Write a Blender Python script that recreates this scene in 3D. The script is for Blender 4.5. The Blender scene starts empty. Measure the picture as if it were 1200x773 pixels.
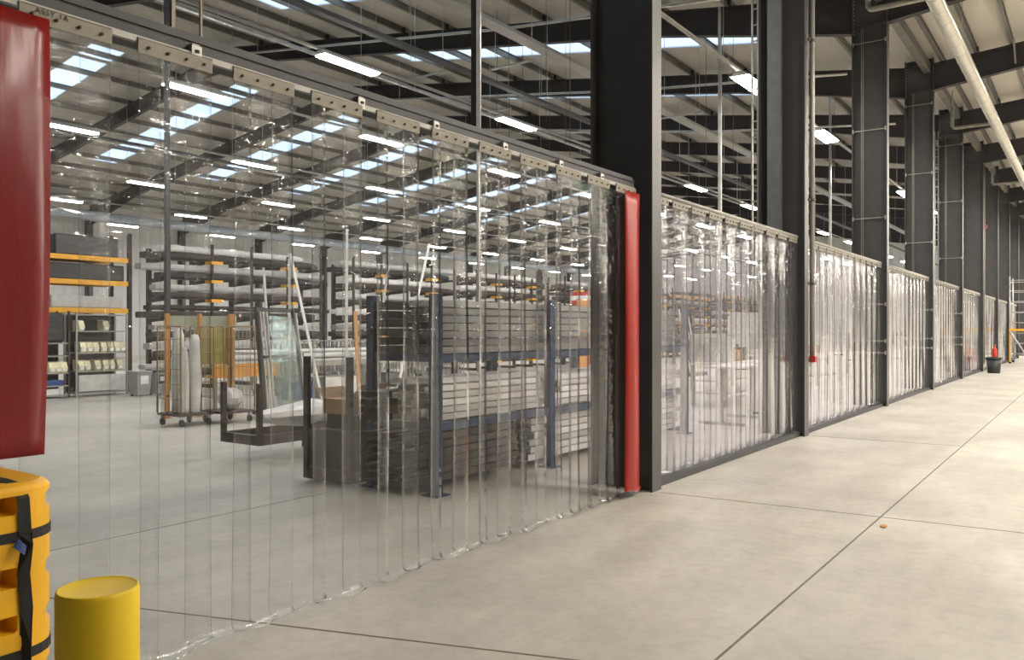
import bpy, math, random
from mathutils import Vector, Matrix
R = random.Random(7)
PI = math.pi
scn = bpy.context.scene
COL = scn.collection

# ------------------------------------------------------------------ materials
def new_mat(name):
    m = bpy.data.materials.new(name); m.use_nodes = True
    nt = m.node_tree
    for n in list(nt.nodes): nt.nodes.remove(n)
    out = nt.nodes.new('ShaderNodeOutputMaterial')
    return m, nt, out

def N(nt, t, **kw):
    n = nt.nodes.new(t)
    for k, v in kw.items():
        if k in n.inputs: n.inputs[k].default_value = v
        else: setattr(n, k, v)
    return n

def mat(name, c, rough=.5, metal=0., var=.12, scale=6., bump=0., bscale=40., coat=0., stretch=(1, 1, 1)):
    """principled surface with a noise that varies the colour of the material itself a little"""
    m, nt, out = new_mat(name)
    p = N(nt, 'ShaderNodeBsdfPrincipled', Roughness=rough, Metallic=metal)
    p.inputs['Coat Weight'].default_value = coat
    tc = N(nt, 'ShaderNodeTexCoord'); mp = N(nt, 'ShaderNodeMapping')
    mp.inputs['Scale'].default_value = stretch
    nt.links.new(tc.outputs['Object'], mp.inputs['Vector'])
    no = N(nt, 'ShaderNodeTexNoise', Scale=scale, Detail=4.)
    nt.links.new(mp.outputs['Vector'], no.inputs['Vector'])
    cr = N(nt, 'ShaderNodeValToRGB')
    e = cr.color_ramp.elements
    e[0].position = .3; e[1].position = .7
    e[0].color = (*[max(0, x * (1 - var)) for x in c], 1); e[1].color = (*[min(1, x * (1 + var)) for x in c], 1)
    nt.links.new(no.outputs['Fac'], cr.inputs['Fac'])
    nt.links.new(cr.outputs['Color'], p.inputs['Base Color'])
    if bump:
        n2 = N(nt, 'ShaderNodeTexNoise', Scale=bscale, Detail=3.)
        nt.links.new(mp.outputs['Vector'], n2.inputs['Vector'])
        b = N(nt, 'ShaderNodeBump', Strength=bump, Distance=.01)
        nt.links.new(n2.outputs['Fac'], b.inputs['Height']); nt.links.new(b.outputs['Normal'], p.inputs['Normal'])
    nt.links.new(p.outputs['BSDF'], out.inputs['Surface'])
    return m

def tone(m, amt=.3):
    """each object that uses the material is a little lighter or darker than the next"""
    nt = m.node_tree; p = [n for n in nt.nodes if n.type == 'BSDF_PRINCIPLED'][0]
    l = p.inputs['Base Color'].links[0]; src = l.from_socket
    oi = nt.nodes.new('ShaderNodeObjectInfo'); mr = nt.nodes.new('ShaderNodeMapRange')
    mr.inputs['To Min'].default_value = 1 - amt; mr.inputs['To Max'].default_value = 1 + amt * .5
    nt.links.new(oi.outputs['Random'], mr.inputs['Value'])
    mx = nt.nodes.new('ShaderNodeMixRGB'); mx.blend_type = 'MULTIPLY'; mx.inputs[0].default_value = 1
    nt.links.new(src, mx.inputs[1]); nt.links.new(mr.outputs[0], mx.inputs[2]); nt.links.new(mx.outputs[0], p.inputs['Base Color'])
def emit(name, c, s):
    m, nt, out = new_mat(name)
    e = N(nt, 'ShaderNodeEmission', Strength=s); e.inputs['Color'].default_value = (*c, 1)
    nt.links.new(e.outputs[0], out.inputs['Surface'])
    return m

def clear_pvc(name, tint=(.982, .984, .988), ripple=0., f0=.022, milky=.002):
    """clear flexible PVC: light passes straight through, the surface mirrors more at a glancing angle"""
    m, nt, out = new_mat(name)
    tr = N(nt, 'ShaderNodeBsdfTransparent'); tr.inputs['Color'].default_value = (*tint, 1)
    gl = N(nt, 'ShaderNodeBsdfGlossy', Roughness=.06); gl.inputs['Color'].default_value = (1, 1, 1, 1)
    di = N(nt, 'ShaderNodeBsdfDiffuse'); di.inputs['Color'].default_value = (.8, .8, .8, 1)
    lw = N(nt, 'ShaderNodeLayerWeight', Blend=.5)
    pw = N(nt, 'ShaderNodeMath', operation='POWER'); pw.inputs[1].default_value = 5.
    mu = N(nt, 'ShaderNodeMath', operation='MULTIPLY_ADD'); mu.inputs[1].default_value = 1 - f0; mu.inputs[2].default_value = f0
    nt.links.new(lw.outputs['Facing'], pw.inputs[0]); nt.links.new(pw.outputs[0], mu.inputs[0])
    tc = N(nt, 'ShaderNodeTexCoord')
    mp = N(nt, 'ShaderNodeMapping'); mp.inputs['Scale'].default_value = (6., 6., 1.1)
    nt.links.new(tc.outputs['Object'], mp.inputs['Vector'])
    n1 = N(nt, 'ShaderNodeTexNoise', Scale=1.6, Detail=2.)
    nt.links.new(mp.outputs['Vector'], n1.inputs['Vector'])
    b1 = N(nt, 'ShaderNodeBump', Strength=.35, Distance=.02)
    nt.links.new(n1.outputs['Fac'], b1.inputs['Height'])
    last = b1
    if ripple:
        mp2 = N(nt, 'ShaderNodeMapping'); mp2.inputs['Scale'].default_value = (5., 5., 14.)
        nt.links.new(tc.outputs['Object'], mp2.inputs['Vector'])
        n2 = N(nt, 'ShaderNodeTexNoise', Scale=1.4, Detail=1.)
        nt.links.new(mp2.outputs['Vector'], n2.inputs['Vector'])
        b2 = N(nt, 'ShaderNodeBump', Strength=ripple, Distance=.055)
        sx = N(nt, 'ShaderNodeSeparateXYZ'); nt.links.new(tc.outputs['Object'], sx.inputs[0])
        mr = N(nt, 'ShaderNodeMapRange'); mr.inputs['From Min'].default_value = 1.9; mr.inputs['From Max'].default_value = 2.65
        mr.inputs['To Min'].default_value = .12 * ripple; mr.inputs['To Max'].default_value = ripple
        nt.links.new(sx.outputs['Z'], mr.inputs['Value']); nt.links.new(mr.outputs[0], b2.inputs['Strength'])
        nt.links.new(n2.outputs['Fac'], b2.inputs['Height']); nt.links.new(b1.outputs['Normal'], b2.inputs['Normal'])
        last = b2
    nt.links.new(last.outputs['Normal'], gl.inputs['Normal'])
    mx0 = N(nt, 'ShaderNodeMixShader'); mx0.inputs[0].default_value = milky
    nt.links.new(tr.outputs[0], mx0.inputs[1]); nt.links.new(di.outputs[0], mx0.inputs[2])
    mx = N(nt, 'ShaderNodeMixShader')
    nt.links.new(mu.outputs[0], mx.inputs[0]); nt.links.new(mx0.outputs[0], mx.inputs[1]); nt.links.new(gl.outputs[0], mx.inputs[2])
    nt.links.new(mx.outputs[0], out.inputs['Surface'])
    return m

def edge_pvc(name, mix=.30, t=(.72, .73, .74)):
    m, nt, out = new_mat(name)
    tr = N(nt, 'ShaderNodeBsdfTransparent'); tr.inputs['Color'].default_value = (*t, 1)
    p = N(nt, 'ShaderNodeBsdfPrincipled', Roughness=.2); p.inputs['Base Color'].default_value = (.62, .63, .64, 1)
    mx = N(nt, 'ShaderNodeMixShader'); mx.inputs[0].default_value = mix
    nt.links.new(tr.outputs[0], mx.inputs[1]); nt.links.new(p.outputs[0], mx.inputs[2])
    nt.links.new(mx.outputs[0], out.inputs['Surface'])
    return m

def concrete(name, c1, c2):
    m, nt, out = new_mat(name)
    p = N(nt, 'ShaderNodeBsdfPrincipled')
    tc = N(nt, 'ShaderNodeTexCoord')
    n1 = N(nt, 'ShaderNodeTexNoise', Scale=.55, Detail=6., Roughness=.62)
    n2 = N(nt, 'ShaderNodeTexNoise', Scale=9., Detail=5., Roughness=.7)
    mp = N(nt, 'ShaderNodeMapping'); mp.inputs['Scale'].default_value = (1.6, .5, 1)
    n3 = N(nt, 'ShaderNodeTexNoise', Scale=1.7, Detail=5., Roughness=.65)
    nt.links.new(tc.outputs['Object'], n1.inputs['Vector']); nt.links.new(tc.outputs['Object'], n2.inputs['Vector'])
    nt.links.new(tc.outputs['Object'], mp.inputs['Vector']); nt.links.new(mp.outputs['Vector'], n3.inputs['Vector'])
    cr = N(nt, 'ShaderNodeValToRGB'); e = cr.color_ramp.elements
    e[0].position = .36; e[1].position = .64; e[0].color = (*c1, 1); e[1].color = (*c2, 1)
    nt.links.new(n1.outputs['Fac'], cr.inputs['Fac'])
    mx = N(nt, 'ShaderNodeMixRGB', blend_type='MULTIPLY'); mx.inputs[0].default_value = .7
    cr2 = N(nt, 'ShaderNodeValToRGB'); e = cr2.color_ramp.elements
    e[0].position = .3; e[1].position = .6; e[0].color = (.72, .71, .70, 1); e[1].color = (1, 1, 1, 1)
    nt.links.new(n3.outputs['Fac'], cr2.inputs['Fac'])
    nt.links.new(cr.outputs['Color'], mx.inputs[1]); nt.links.new(cr2.outputs['Color'], mx.inputs[2])
    mx2 = N(nt, 'ShaderNodeMixRGB', blend_type='MULTIPLY'); mx2.inputs[0].default_value = .55
    cr3 = N(nt, 'ShaderNodeValToRGB'); e = cr3.color_ramp.elements
    e[0].position = .35; e[1].position = .55; e[0].color = (.78, .77, .75, 1); e[1].color = (1, 1, 1, 1)
    nt.links.new(n2.outputs['Fac'], cr3.inputs['Fac'])
    nt.links.new(mx.outputs[0], mx2.inputs[1]); nt.links.new(cr3.outputs['Color'], mx2.inputs[2])
    nt.links.new(mx2.outputs[0], p.inputs['Base Color'])
    rr = N(nt, 'ShaderNodeMapRange'); rr.inputs['To Min'].default_value = .38; rr.inputs['To Max'].default_value = .62
    nt.links.new(n3.outputs['Fac'], rr.inputs['Value']); nt.links.new(rr.outputs[0], p.inputs['Roughness'])
    b = N(nt, 'ShaderNodeBump', Strength=.08, Distance=.01)
    nt.links.new(n2.outputs['Fac'], b.inputs['Height']); nt.links.new(b.outputs['Normal'], p.inputs['Normal'])
    nt.links.new(p.outputs[0], out.inputs['Surface'])
    return m

def ribbed(name, c, period, axis, depth=.5, rough=.5):
    """profiled metal sheet: ribs along one axis by a wave bump"""
    m, nt, out = new_mat(name)
    p = N(nt, 'ShaderNodeBsdfPrincipled', Roughness=rough); p.inputs['Base Color'].default_value = (*c, 1)
    tc = N(nt, 'ShaderNodeTexCoord')
    w = N(nt, 'ShaderNodeTexWave', wave_type='BANDS', bands_direction=axis, Scale=PI * 2 / period / 20 * 1.0)
    nt.links.new(tc.outputs['Object'], w.inputs['Vector'])
    cr = N(nt, 'ShaderNodeValToRGB'); e = cr.color_ramp.elements
    e[0].position = .82; e[1].position = .95
    nt.links.new(w.outputs['Fac'], cr.inputs['Fac'])
    b = N(nt, 'ShaderNodeBump', Strength=depth, Distance=.04)
    nt.links.new(cr.outputs['Color'], b.inputs['Height']); nt.links.new(b.outputs['Normal'], p.inputs['Normal'])
    nt.links.new(p.outputs[0], out.inputs['Surface'])
    return m

def sky_panel(name):
    m, nt, out = new_mat(name)
    tr = N(nt, 'ShaderNodeBsdfTransparent'); tr.inputs['Color'].default_value = (.93, .96, 1, 1)
    tl = N(nt, 'ShaderNodeBsdfTranslucent'); tl.inputs['Color'].default_value = (.8, .88, .95, 1)
    mx = N(nt, 'ShaderNodeMixShader'); mx.inputs[0].default_value = .35
    nt.links.new(tr.outputs[0], mx.inputs[1]); nt.links.new(tl.outputs[0], mx.inputs[2]); nt.links.new(mx.outputs[0], out.inputs['Surface'])
    return m

M = {}
M['floor'] = concrete('concrete', (.44, .42, .375), (.59, .565, .50))
M['joint'] = mat('joint filler', (.17, .15, .12), .9)
M['steel'] = mat('dark grey painted steel', (.066, .064, .064), .38, var=.1, scale=3)
M['casing'] = mat('grey casing', (.16, .165, .175), .5)
M['rafter'] = mat('black painted steel', (.040, .036, .037), .7, var=.1)
M['galv'] = mat('galvanised steel', (.50, .49, .46), .38, .75, var=.18, scale=5)
M['galv_dull'] = mat('dull galvanised', (.34, .325, .29), .55, .2, var=.15, scale=5)
M['purlin'] = mat('grey brown purlin steel', (.17, .16, .142), .5, .2, var=.15, scale=3)  # grey brown, darker than both roof liners
M['duct'] = mat('spiral duct', (.66, .63, .56), .3, .8, var=.15, scale=12, bump=.25, bscale=9, stretch=(1, 12, 1))
M['liner'] = ribbed('roof liner', (.44, .415, .37), .33, 'X', .3, .6)
M['liner_aisle'] = ribbed('aisle roof liner', (.62, .58, .51), .9, 'X', .12, .6)
M['wall'] = ribbed('wall cladding', (.72, .71, .68), .5, 'Y', .6, .5)
M['greywall'] = ribbed('grey wall cladding', (.30, .30, .29), .5, 'Y', .6, .5)
M['wall_x'] = ribbed('end wall cladding', (.72, .71, .68), .5, 'X', .6, .5)
M['darkwall'] = mat('dark rear cladding', (.16, .155, .15), .7)
M['alu'] = mat('beige aluminium', (.33, .32, .295), .45, .3, var=.07)
M['plate'] = mat('zinc hook plate', (.25, .23, .19), .45, .2, var=.08)
M['bolt'] = mat('dark bolt', (.12, .10, .08), .4, .6)
M['header'] = mat('header steel', (.06, .06, .064), .55, 0., var=.15)
M['ink'] = mat('black marker', (.03, .025, .02), .6)
M['pvc'] = clear_pvc('clear pvc', ripple=.8)
M['pvc_rip'] = clear_pvc('clear pvc rippled', ripple=2.3)
M['pvc_far'] = clear_pvc('violet tinted pvc', tint=(.962, .956, .982), ripple=.3, f0=.04, milky=.024); M['pvc_rip_far'] = clear_pvc('violet tinted pvc rippled', tint=(.962, .956, .982), ripple=1.3, f0=.04, milky=.024)  # milky mix puts the reflected haze of the farther bays into the material
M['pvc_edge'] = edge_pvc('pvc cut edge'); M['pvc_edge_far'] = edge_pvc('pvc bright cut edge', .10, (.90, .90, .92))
M['red_pvc'] = mat('red pvc', (.20, .006, .006), .24, 0, var=.2, scale=2, bump=.35, bscale=4, stretch=(3, 3, .6))
M['red_bright'] = mat('bright red pvc', (.33, .010, .005), .35, var=.1, scale=2)
M['yel_plastic'] = mat('yellow polyethylene', (.86, .46, .012), .42, var=.06)
M['yel_paint'] = mat('yellow gloss paint', (.80, .55, .010), .55, var=.04, bump=.05, bscale=60)
M['strap'] = mat('black webbing', (.018, .016, .016), .75, bump=.3, bscale=300)
M['blue_strap'] = mat('blue strap end', (.03, .07, .22), .6)
M['white'] = mat('white coated profile', (.78, .77, .74), .4)
M['film'] = mat('white film wrap', (.72, .71, .69), .3, var=.12, scale=9, bump=.6, bscale=16)
M['foam'] = mat('pale foam wrap', (.66, .66, .63), .6, var=.15, scale=7, bump=.5, bscale=18)
M['grey'] = mat('mill grey profile', (.40, .40, .385), .4, .5, var=.2, scale=3)
M['palegrey'] = mat('pale grey profile', (.62, .61, .58), .42, .2, var=.18, scale=3)
M['brown'] = mat('dark brown profile', (.030, .020, .016), .5, var=.3, scale=4)
M['blackp'] = mat('black profile', (.022, .02, .02), .5)
M['rust'] = mat('dark brown steel', (.034, .020, .016), .6, var=.3, scale=5)
M['darkpanel'] = mat('dark panel', (.030, .026, .023), .6, var=.2, scale=3)
M['blue'] = mat('blue rack paint', (.016, .042, .105), .6, var=.15)
M['orange'] = mat('orange rack paint', (.72, .30, .045), .5)
M['timber'] = mat('orange timber', (.56, .27, .085), .6, var=.2, scale=3, stretch=(6, 6, .5))
M['arm'] = mat('yellow orange arm', (.85, .42, .03), .5)
M['green'] = mat('pale green board', (.50, .54, .42), .4, var=.08)
M['olive'] = mat('yellow green board', (.46, .38, .10), .5)
M['cage'] = mat('brassy zinc wire', (.34, .26, .11), .4, .5)
M['rubber'] = mat('dark rubber', (.03, .03, .03), .7)
M['bin'] = mat('grey plastic bin', (.36, .37, .37), .45)
M['bin_dark'] = mat('dark plastic bin', (.02, .021, .022), .45)
M['cream'] = mat('cream plastic bin', (.80, .76, .50), .45)
M['shelf'] = mat('grey shelf steel', (.33, .32, .29), .5)
M['card'] = mat('brown cardboard', (.46, .27, .13), .75)
M['paper'] = mat('white paper', (.85, .85, .83), .6)
M['bluebox'] = mat('blue plastic', (.03, .07, .26), .5)
M['red'] = mat('red paint', (.58, .035, .02), .4)
M['ltgrey'] = mat('light grey laminate', (.62, .61, .58), .45)
M['blackfilm'] = mat('black film wrap', (.035, .036, .038), .25, bump=.6, bscale=12)
M['glass'] = clear_pvc('glass sheet', tint=(.90, .95, .94), f0=.045, milky=.015)
M['sky'] = sky_panel('rooflight sheet')
M['fabric'] = mat('pale blue fabric duct', (.50, .58, .66), .6)
M['lamp'] = emit('LED diffuser', (1, .97, .91), 74)
M['lamp_hall'] = emit('high bay diffuser', (1, .92, .80), 188)
M['leaf'] = mat('dry leaf', (.42, .20, .07), .8)
M['tape'] = mat('brown tape', (.42, .33, .20), .7)

for k_ in ('white', 'grey', 'palegrey', 'brown', 'film', 'blackfilm', 'cream', 'card'): tone(M[k_], .35)
# ------------------------------------------------------------------ mesh collector
class MB:
    def __init__(s): s.v = []; s.f = []; s.m = []; s.mats = []; s.sm = []
    def mi(s, m):
        if m not in s.mats: s.mats.append(m)
        return s.mats.index(m)
    def raw(s, vs, fs, m, smooth=False):
        b = len(s.v); k = s.mi(m)
        s.v += [tuple(v) for v in vs]
        for f in fs: s.f.append(tuple(b + i for i in f)); s.m.append(k); s.sm.append(smooth)
        return s
    def box(s, x0, x1, y0, y1, z0, z1, m):
        v = [(x0, y0, z0), (x1, y0, z0), (x1, y1, z0), (x0, y1, z0), (x0, y0, z1), (x1, y0, z1), (x1, y1, z1), (x0, y1, z1)]
        return s.raw(v, [(0, 3, 2, 1), (4, 5, 6, 7), (0, 1, 5, 4), (1, 2, 6, 5), (2, 3, 7, 6), (3, 0, 4, 7)], m)
    def cbox(s, c, d, m): return s.box(c[0] - d[0] / 2, c[0] + d[0] / 2, c[1] - d[1] / 2, c[1] + d[1] / 2, c[2] - d[2] / 2, c[2] + d[2] / 2, m)
    def bevbox(s, x0, x1, y0, y1, z0, z1, r, m, n=3):
        """upright block with rounded vertical corners and softened top and bottom edges"""
        def ring(z, inset):
            o = []
            rr = max(r - inset, .001)
            for cx, cy, a0 in ((x1 - r, y1 - r, 0), (x0 + r, y1 - r, PI / 2), (x0 + r, y0 + r, PI), (x1 - r, y0 + r, 1.5 * PI)):
                for k in range(n + 1):
                    a = a0 + PI / 2 * k / n; o.append((cx + rr * math.cos(a), cy + rr * math.sin(a), z))
            return o
        e = min(r * .5, (z1 - z0) * .2)
        return s.loft([ring(z0, e * .7), ring(z0 + e, 0), ring(z1 - e, 0), ring(z1, e * .7)], m)
    def loft(s, rings, m, smooth=False, cap=True):
        n = len(rings[0]); vs = [p for r in rings for p in r]; fs = []
        for i in range(len(rings) - 1):
            for j in range(n):
                k = (j + 1) % n; fs.append((i * n + j, i * n + k, (i + 1) * n + k, (i + 1) * n + j))
        if cap: fs.append(tuple(range(n - 1, -1, -1))); fs.append(tuple((len(rings) - 1) * n + j for j in range(n)))
        return s.raw(vs, fs, m, smooth)
    def bar(s, a, b, w, h, m, up=(0, 0, 1)):
        a = Vector(a); b = Vector(b); d = (b - a).normalized(); u = Vector(up)
        if abs(d.dot(u)) > .95: u = Vector((0, 1, 0))
        x = d.cross(u).normalized(); y = x.cross(d).normalized()
        return s.loft([[p + x * sx * w / 2 + y * sy * h / 2 for sx, sy in ((-1, -1), (1, -1), (1, 1), (-1, 1))] for p in (a, b)], m)
    def tube(s, pts, r, m, n=8, cap=True):
        pts = [Vector(p) for p in pts]; rings = []
        for i, p in enumerate(pts):
            d = ((pts[min(i + 1, len(pts) - 1)]) - (pts[max(i - 1, 0)])).normalized()
            u = Vector((0, 0, 1)) if abs(d.z) < .9 else Vector((0, 1, 0))
            x = d.cross(u).normalized(); y = x.cross(d).normalized()
            rings.append([p + (x * math.cos(2 * PI * k / n) + y * math.sin(2 * PI * k / n)) * r for k in range(n)])
        return s.loft(rings, m, True, cap)
    def lathe(s, c, prof, m, n=24, smooth=True):
        rings = [[(c[0] + r * math.cos(2 * PI * k / n), c[1] + r * math.sin(2 * PI * k / n), c[2] + z) for k in range(n)] for r, z in prof]
        return s.loft(rings, m, smooth)
    def prism(s, outline, a0, a1, axis, m):
        """outline (p,q) extruded along an axis"""
        def pt(p, q, t): return {'x': (t, p, q), 'y': (p, t, q), 'z': (p, q, t)}[axis]
        return s.loft([[pt(p, q, t) for p, q in outline] for t in (a0, a1)], m)
    def jitter(s, a, seed):
        r = random.Random(seed); s.v = [(x + r.uniform(-a, a), y + r.uniform(-a, a), z + (r.uniform(-a, a) if z > .02 else 0)) for x, y, z in s.v]; return s
    def build(s, name, parent=None, loc=None, rz=0.):
        me = bpy.data.meshes.new(name)
        me.from_pydata([Vector(v) for v in s.v], [], s.f)
        for m in s.mats: me.materials.append(m)
        me.polygons.foreach_set('material_index', s.m); me.polygons.foreach_set('use_smooth', s.sm)
        me.update()
        import bmesh
        bm = bmesh.new(); bm.from_mesh(me); bmesh.ops.recalc_face_normals(bm, faces=bm.faces); bm.to_mesh(me); bm.free()
        o = bpy.data.objects.new(name, me); COL.objects.link(o)
        if loc: o.location = loc
        o.rotation_euler.z = rz
        if parent: o.parent = parent
        return o

def tag(o, label, cat, group=None, kind=None):
    o['label'] = label; o['category'] = cat
    if group: o['group'] = group
    if kind: o['kind'] = kind
    return o
def thing(name, label, cat, loc=(0, 0, 0), rz=0., group=None):
    o = bpy.data.objects.new(name, None); COL.objects.link(o)
    o.location = loc; o.rotation_euler.z = rz
    return tag(o, label, cat, group)
def struct(o, label, cat, group=None): return tag(o, label, cat, group, 'structure')
def dup(root, loc=None, rz=None, label=None, group=None):
    r = root.copy(); COL.objects.link(r)
    if loc is not None: r.location = loc
    if rz is not None: r.rotation_euler.z = rz
    if label: r['label'] = label
    if group: r['group'] = group
    for ch in list(root.children):
        c = ch.copy(); COL.objects.link(c); c.parent = r
        for g in list(ch.children):
            d = g.copy(); COL.objects.link(d); d.parent = c
    return r
ORD = ['first', 'second', 'third', 'fourth', 'fifth', 'sixth', 'seventh', 'eighth', 'ninth', 'tenth', 'eleventh', 'twelfth', 'thirteenth', 'fourteenth', 'fifteenth', 'sixteenth']

# ------------------------------------------------------------------ main dimensions (metres; camera over the origin, +Y along the curtain row)
XC = -3.68                       # plane of the curtains
XF, XB = -3.56, -4.26            # column front and back flange
YCOL = [7.47] + [12.64 + 5.93 * k for k in range(9)]
RIDGE, WALLX = -26.0, -48.0
def zsheet(x):                   # underside of the roof sheet
    if x <= RIDGE: return 8.3 + .15 * 26 - .15 * (RIDGE - x)
    if x <= -4: return 8.3 + .15 * (-x)
    return 8.9 + (x + 4) * .085
BAYS = [0.8 - 5.93 * 1, 0.8] + [6.71] + YCOL[1:] + [YCOL[-1] + 5.93 * k for k in range(1, 6)]
YEND = 90.

# floor, walls, roof -------------------------------------------------------------
struct(MB().box(-48.2, 20.2, -10.2, YEND + .2, -.2, 0, M['floor']).build('floor'), 'pale polished concrete floor running under the clear curtains', 'floor')
def joint(name, a, b, label):
    a = Vector((*a, .0006)); b = Vector((*b, .0006))
    struct(MB().bar(a, b, .014, .002, M['joint']).build(name), label, 'floor joint')
joint('trim_1', (-1.5, -6), (-1.53, 75), 'long straight floor joint running along the open aisle')
joint('trim_2', (-7.5, 1.56), (2.2, 4.86), 'slanting floor joint that passes under the nearest clear curtain')
joint('trim_3', (-3.5, 7.42), (8, 8.1), 'floor joint crossing the aisle from the foot of the first column')
joint('trim_4', (-6.18, -4), (-6.17, 5.6), 'floor joint behind the clear curtain, parallel to it')
joint('trim_5', (-3.5, 12.72), (-1.53, 12.78), 'fine floor joint at the foot of the second column')
struct(MB().box(WALLX - .2, WALLX, -10.2, YEND, 0, 9, M['wall']).build('wall_left'), 'pale ribbed cladding wall behind the far storage racks', 'wall')
struct(MB().box(20, 20.2, -10.2, YEND, 0, 11, M['greywall']).build('wall_right'), 'pale ribbed cladding wall of the aisle side', 'wall')
def gable(name, y0, y1, m):
    o = [(WALLX, 0), (20, 0), (20, zsheet(20)), (-4, zsheet(-4)), (RIDGE, zsheet(RIDGE)), (WALLX, zsheet(WALLX))]
    return MB().prism([(x, z) for x, z in o], y0, y1, 'y', m).build(name)
struct(gable('wall_back', YEND, YEND + .2, M['wall_x']), 'pale cladding end wall at the far end of the hall', 'wall')
struct(gable('wall_front', -10.2, -10, M['darkwall']), 'dark end wall behind the viewer', 'wall')

# roof sheets with openings for the rooflights
NEAR_L = (-20.2, -6.4); FAR_L = (-40.5, -29.0)
HOLES = []
for i in range(len(BAYS) - 1):
    ym = (BAYS[i] + BAYS[i + 1]) / 2
    HOLES.append((ym - .62, ym + .62))
ROOFMAT = M['liner']
def roof_part(mb, x0, x1, y0, y1, t=.06):
    mb.raw([(x0, y0, zsheet(x0)), (x1, y0, zsheet(x1)), (x1, y1, zsheet(x1)), (x0, y1, zsheet(x0)),
            (x0, y0, zsheet(x0) + t), (x1, y0, zsheet(x1) + t), (x1, y1, zsheet(x1) + t), (x0, y1, zsheet(x0) + t)],
           [(0, 3, 2, 1), (4, 5, 6, 7), (0, 1, 5, 4), (1, 2, 6, 5), (2, 3, 7, 6), (3, 0, 4, 7)], ROOFMAT)
def roof(name, xs, hole, label):
    mb = MB()
    for a, b in zip(xs[:-1], xs[1:]):
        if (a, b) != hole: roof_part(mb, a, b, -10.2, YEND + .2)
        else:
            y = -10.2
            for h0, h1 in HOLES: roof_part(mb, a, b, y, h0); y = h1
            roof_part(mb, a, b, y, YEND + .2)
    struct(mb.build(name), label, 'ceiling')
roof('ceiling', [RIDGE, NEAR_L[0], NEAR_L[1], -4.0], NEAR_L, 'pale ribbed roof sheet sloping up from the columns to the ridge')
roof('ceiling.001', [WALLX - .2, FAR_L[0], FAR_L[1], RIDGE], FAR_L, 'pale ribbed roof sheet sloping down from the ridge to the far wall')
ROOFMAT = M['liner_aisle']
roof('ceiling.002', [-4.0, 20.2], None, 'cream roof sheet over the open aisle with the duct')
k = 0
for side, (xa, xb) in (('near', NEAR_L), ('far', FAR_L)):
    for i, (h0, h1) in enumerate(HOLES):
        k += 1
        mb = MB(); t = .03
        mb.raw([(x, y, zsheet(x) + z) for z in (0.01, t) for x, y in ((xa, h0), (xb, h0), (xb, h1), (xa, h1))],
               [(0, 3, 2, 1), (4, 5, 6, 7), (0, 1, 5, 4), (1, 2, 6, 5), (2, 3, 7, 6), (3, 0, 4, 7)], M['sky'])
        o = mb.build('window_%d' % k)
        struct(o, 'bluish rooflight strip in the roof slope on the %s side of the ridge' % side, 'rooflight', 'rooflights on the %s slope' % side)

# purlins -------------------------------------------------------------------------
def purlin(x, y0, y1, label, group):
    z = zsheet(x)
    o = [(x - .035, z - .001), (x + .03, z - .001), (x + .03, z - .02), (x - .01, z - .02), (x - .01, z - .18), (x + .035, z - .18), (x + .035, z - .2), (x - .035, z - .2)]
    struct(MB().prism(o, y0, y1, 'y', M['purlin']).build('purlin'), label, 'purlin', group)
x = -5.3
while x > WALLX + .5:
    if abs(x - RIDGE) > .4: purlin(x, -10, YEND, 'pale roof purlin under the sheet of the racking hall', 'purlins of the racking hall')
    x -= 1.72
struct(MB().box(-3.80, -3.62, 6, YEND, 8.52, 8.76, M['purlin']).build('eave_beam'), 'deep grey eave beam running along the tops of the columns', 'beam')
for x in (-3.36, -2.56, -1.76, -.96, -.16, .64, 2.05, 4.5, 7): purlin(x, -10, YEND, 'pale roof purlin under the sheet above the aisle', 'purlins above the aisle')

# columns, rafters ------------------------------------------------------------------
def hsec(mb, x0, x1, y, b, z0, z1, m, tf=.022, tw=.014):
    mb.box(x1 - tf, x1, y - b / 2, y + b / 2, z0, z1, m); mb.box(x0, x0 + tf, y - b / 2, y + b / 2, z0, z1, m)
    mb.box(x0 + tf, x1 - tf, y - tw / 2, y + tw / 2, z0, z1, m)
for i, y in enumerate(YCOL):
    mb = MB(); hsec(mb, XB, XF, y, .205, 0, 8.9, M['steel'])
    for z in (8.05, 8.75): mb.box(XB + .02, XF - .02, y - .095, y + .095, z, z + .015, M['steel'])
    for zz in range(12):                                  # bolt rows at the rafter joint
        for sy in (-.06, .06):
            mb.cbox((XF + .008, y + sy, 7.9 + zz * .08), (.02, .022, .022), M['steel'])
            mb.cbox((XB + .03, y + sy, 7.9 + zz * .08), (.03, .022, .022), M['galv'])
    c = mb.build('column')
    struct(c, 'dark grey steel column, %s of the row counted from the bright red strip' % ORD[i], 'column')
    if i in (2, 3, 4):                                    # clamped cross rods over the web with two thin uprights
        for z in (7.68, 5.82, 3.96, 2.14, 1.37, 1.12):
            r = MB(); r.tube([(XB + .02, y - .095, z), (XF - .03, y - .095, z)], .011, M['galv_dull'], 6)
            r.cbox((XB + .03, y - .10, z), (.03, .03, .08), M['galv']); r.cbox((XF - .03, y - .10, z), (.03, .03, .08), M['galv'])
            r.build('cross_rod', c)
        for dx in (.19, .225): MB().tube([(XB + dx, y - .075, 3.1), (XB + dx, y - .075, 8.0)], .008, M['galv_dull'], 6).build('thin_conduit', c)
    if i == 0: pass
    if i == 1: MB().box(XB + .13, XB + .34, y - .085, y - .012, 3.1, 8.0, M['casing']).build('grey_casing', c)
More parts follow.
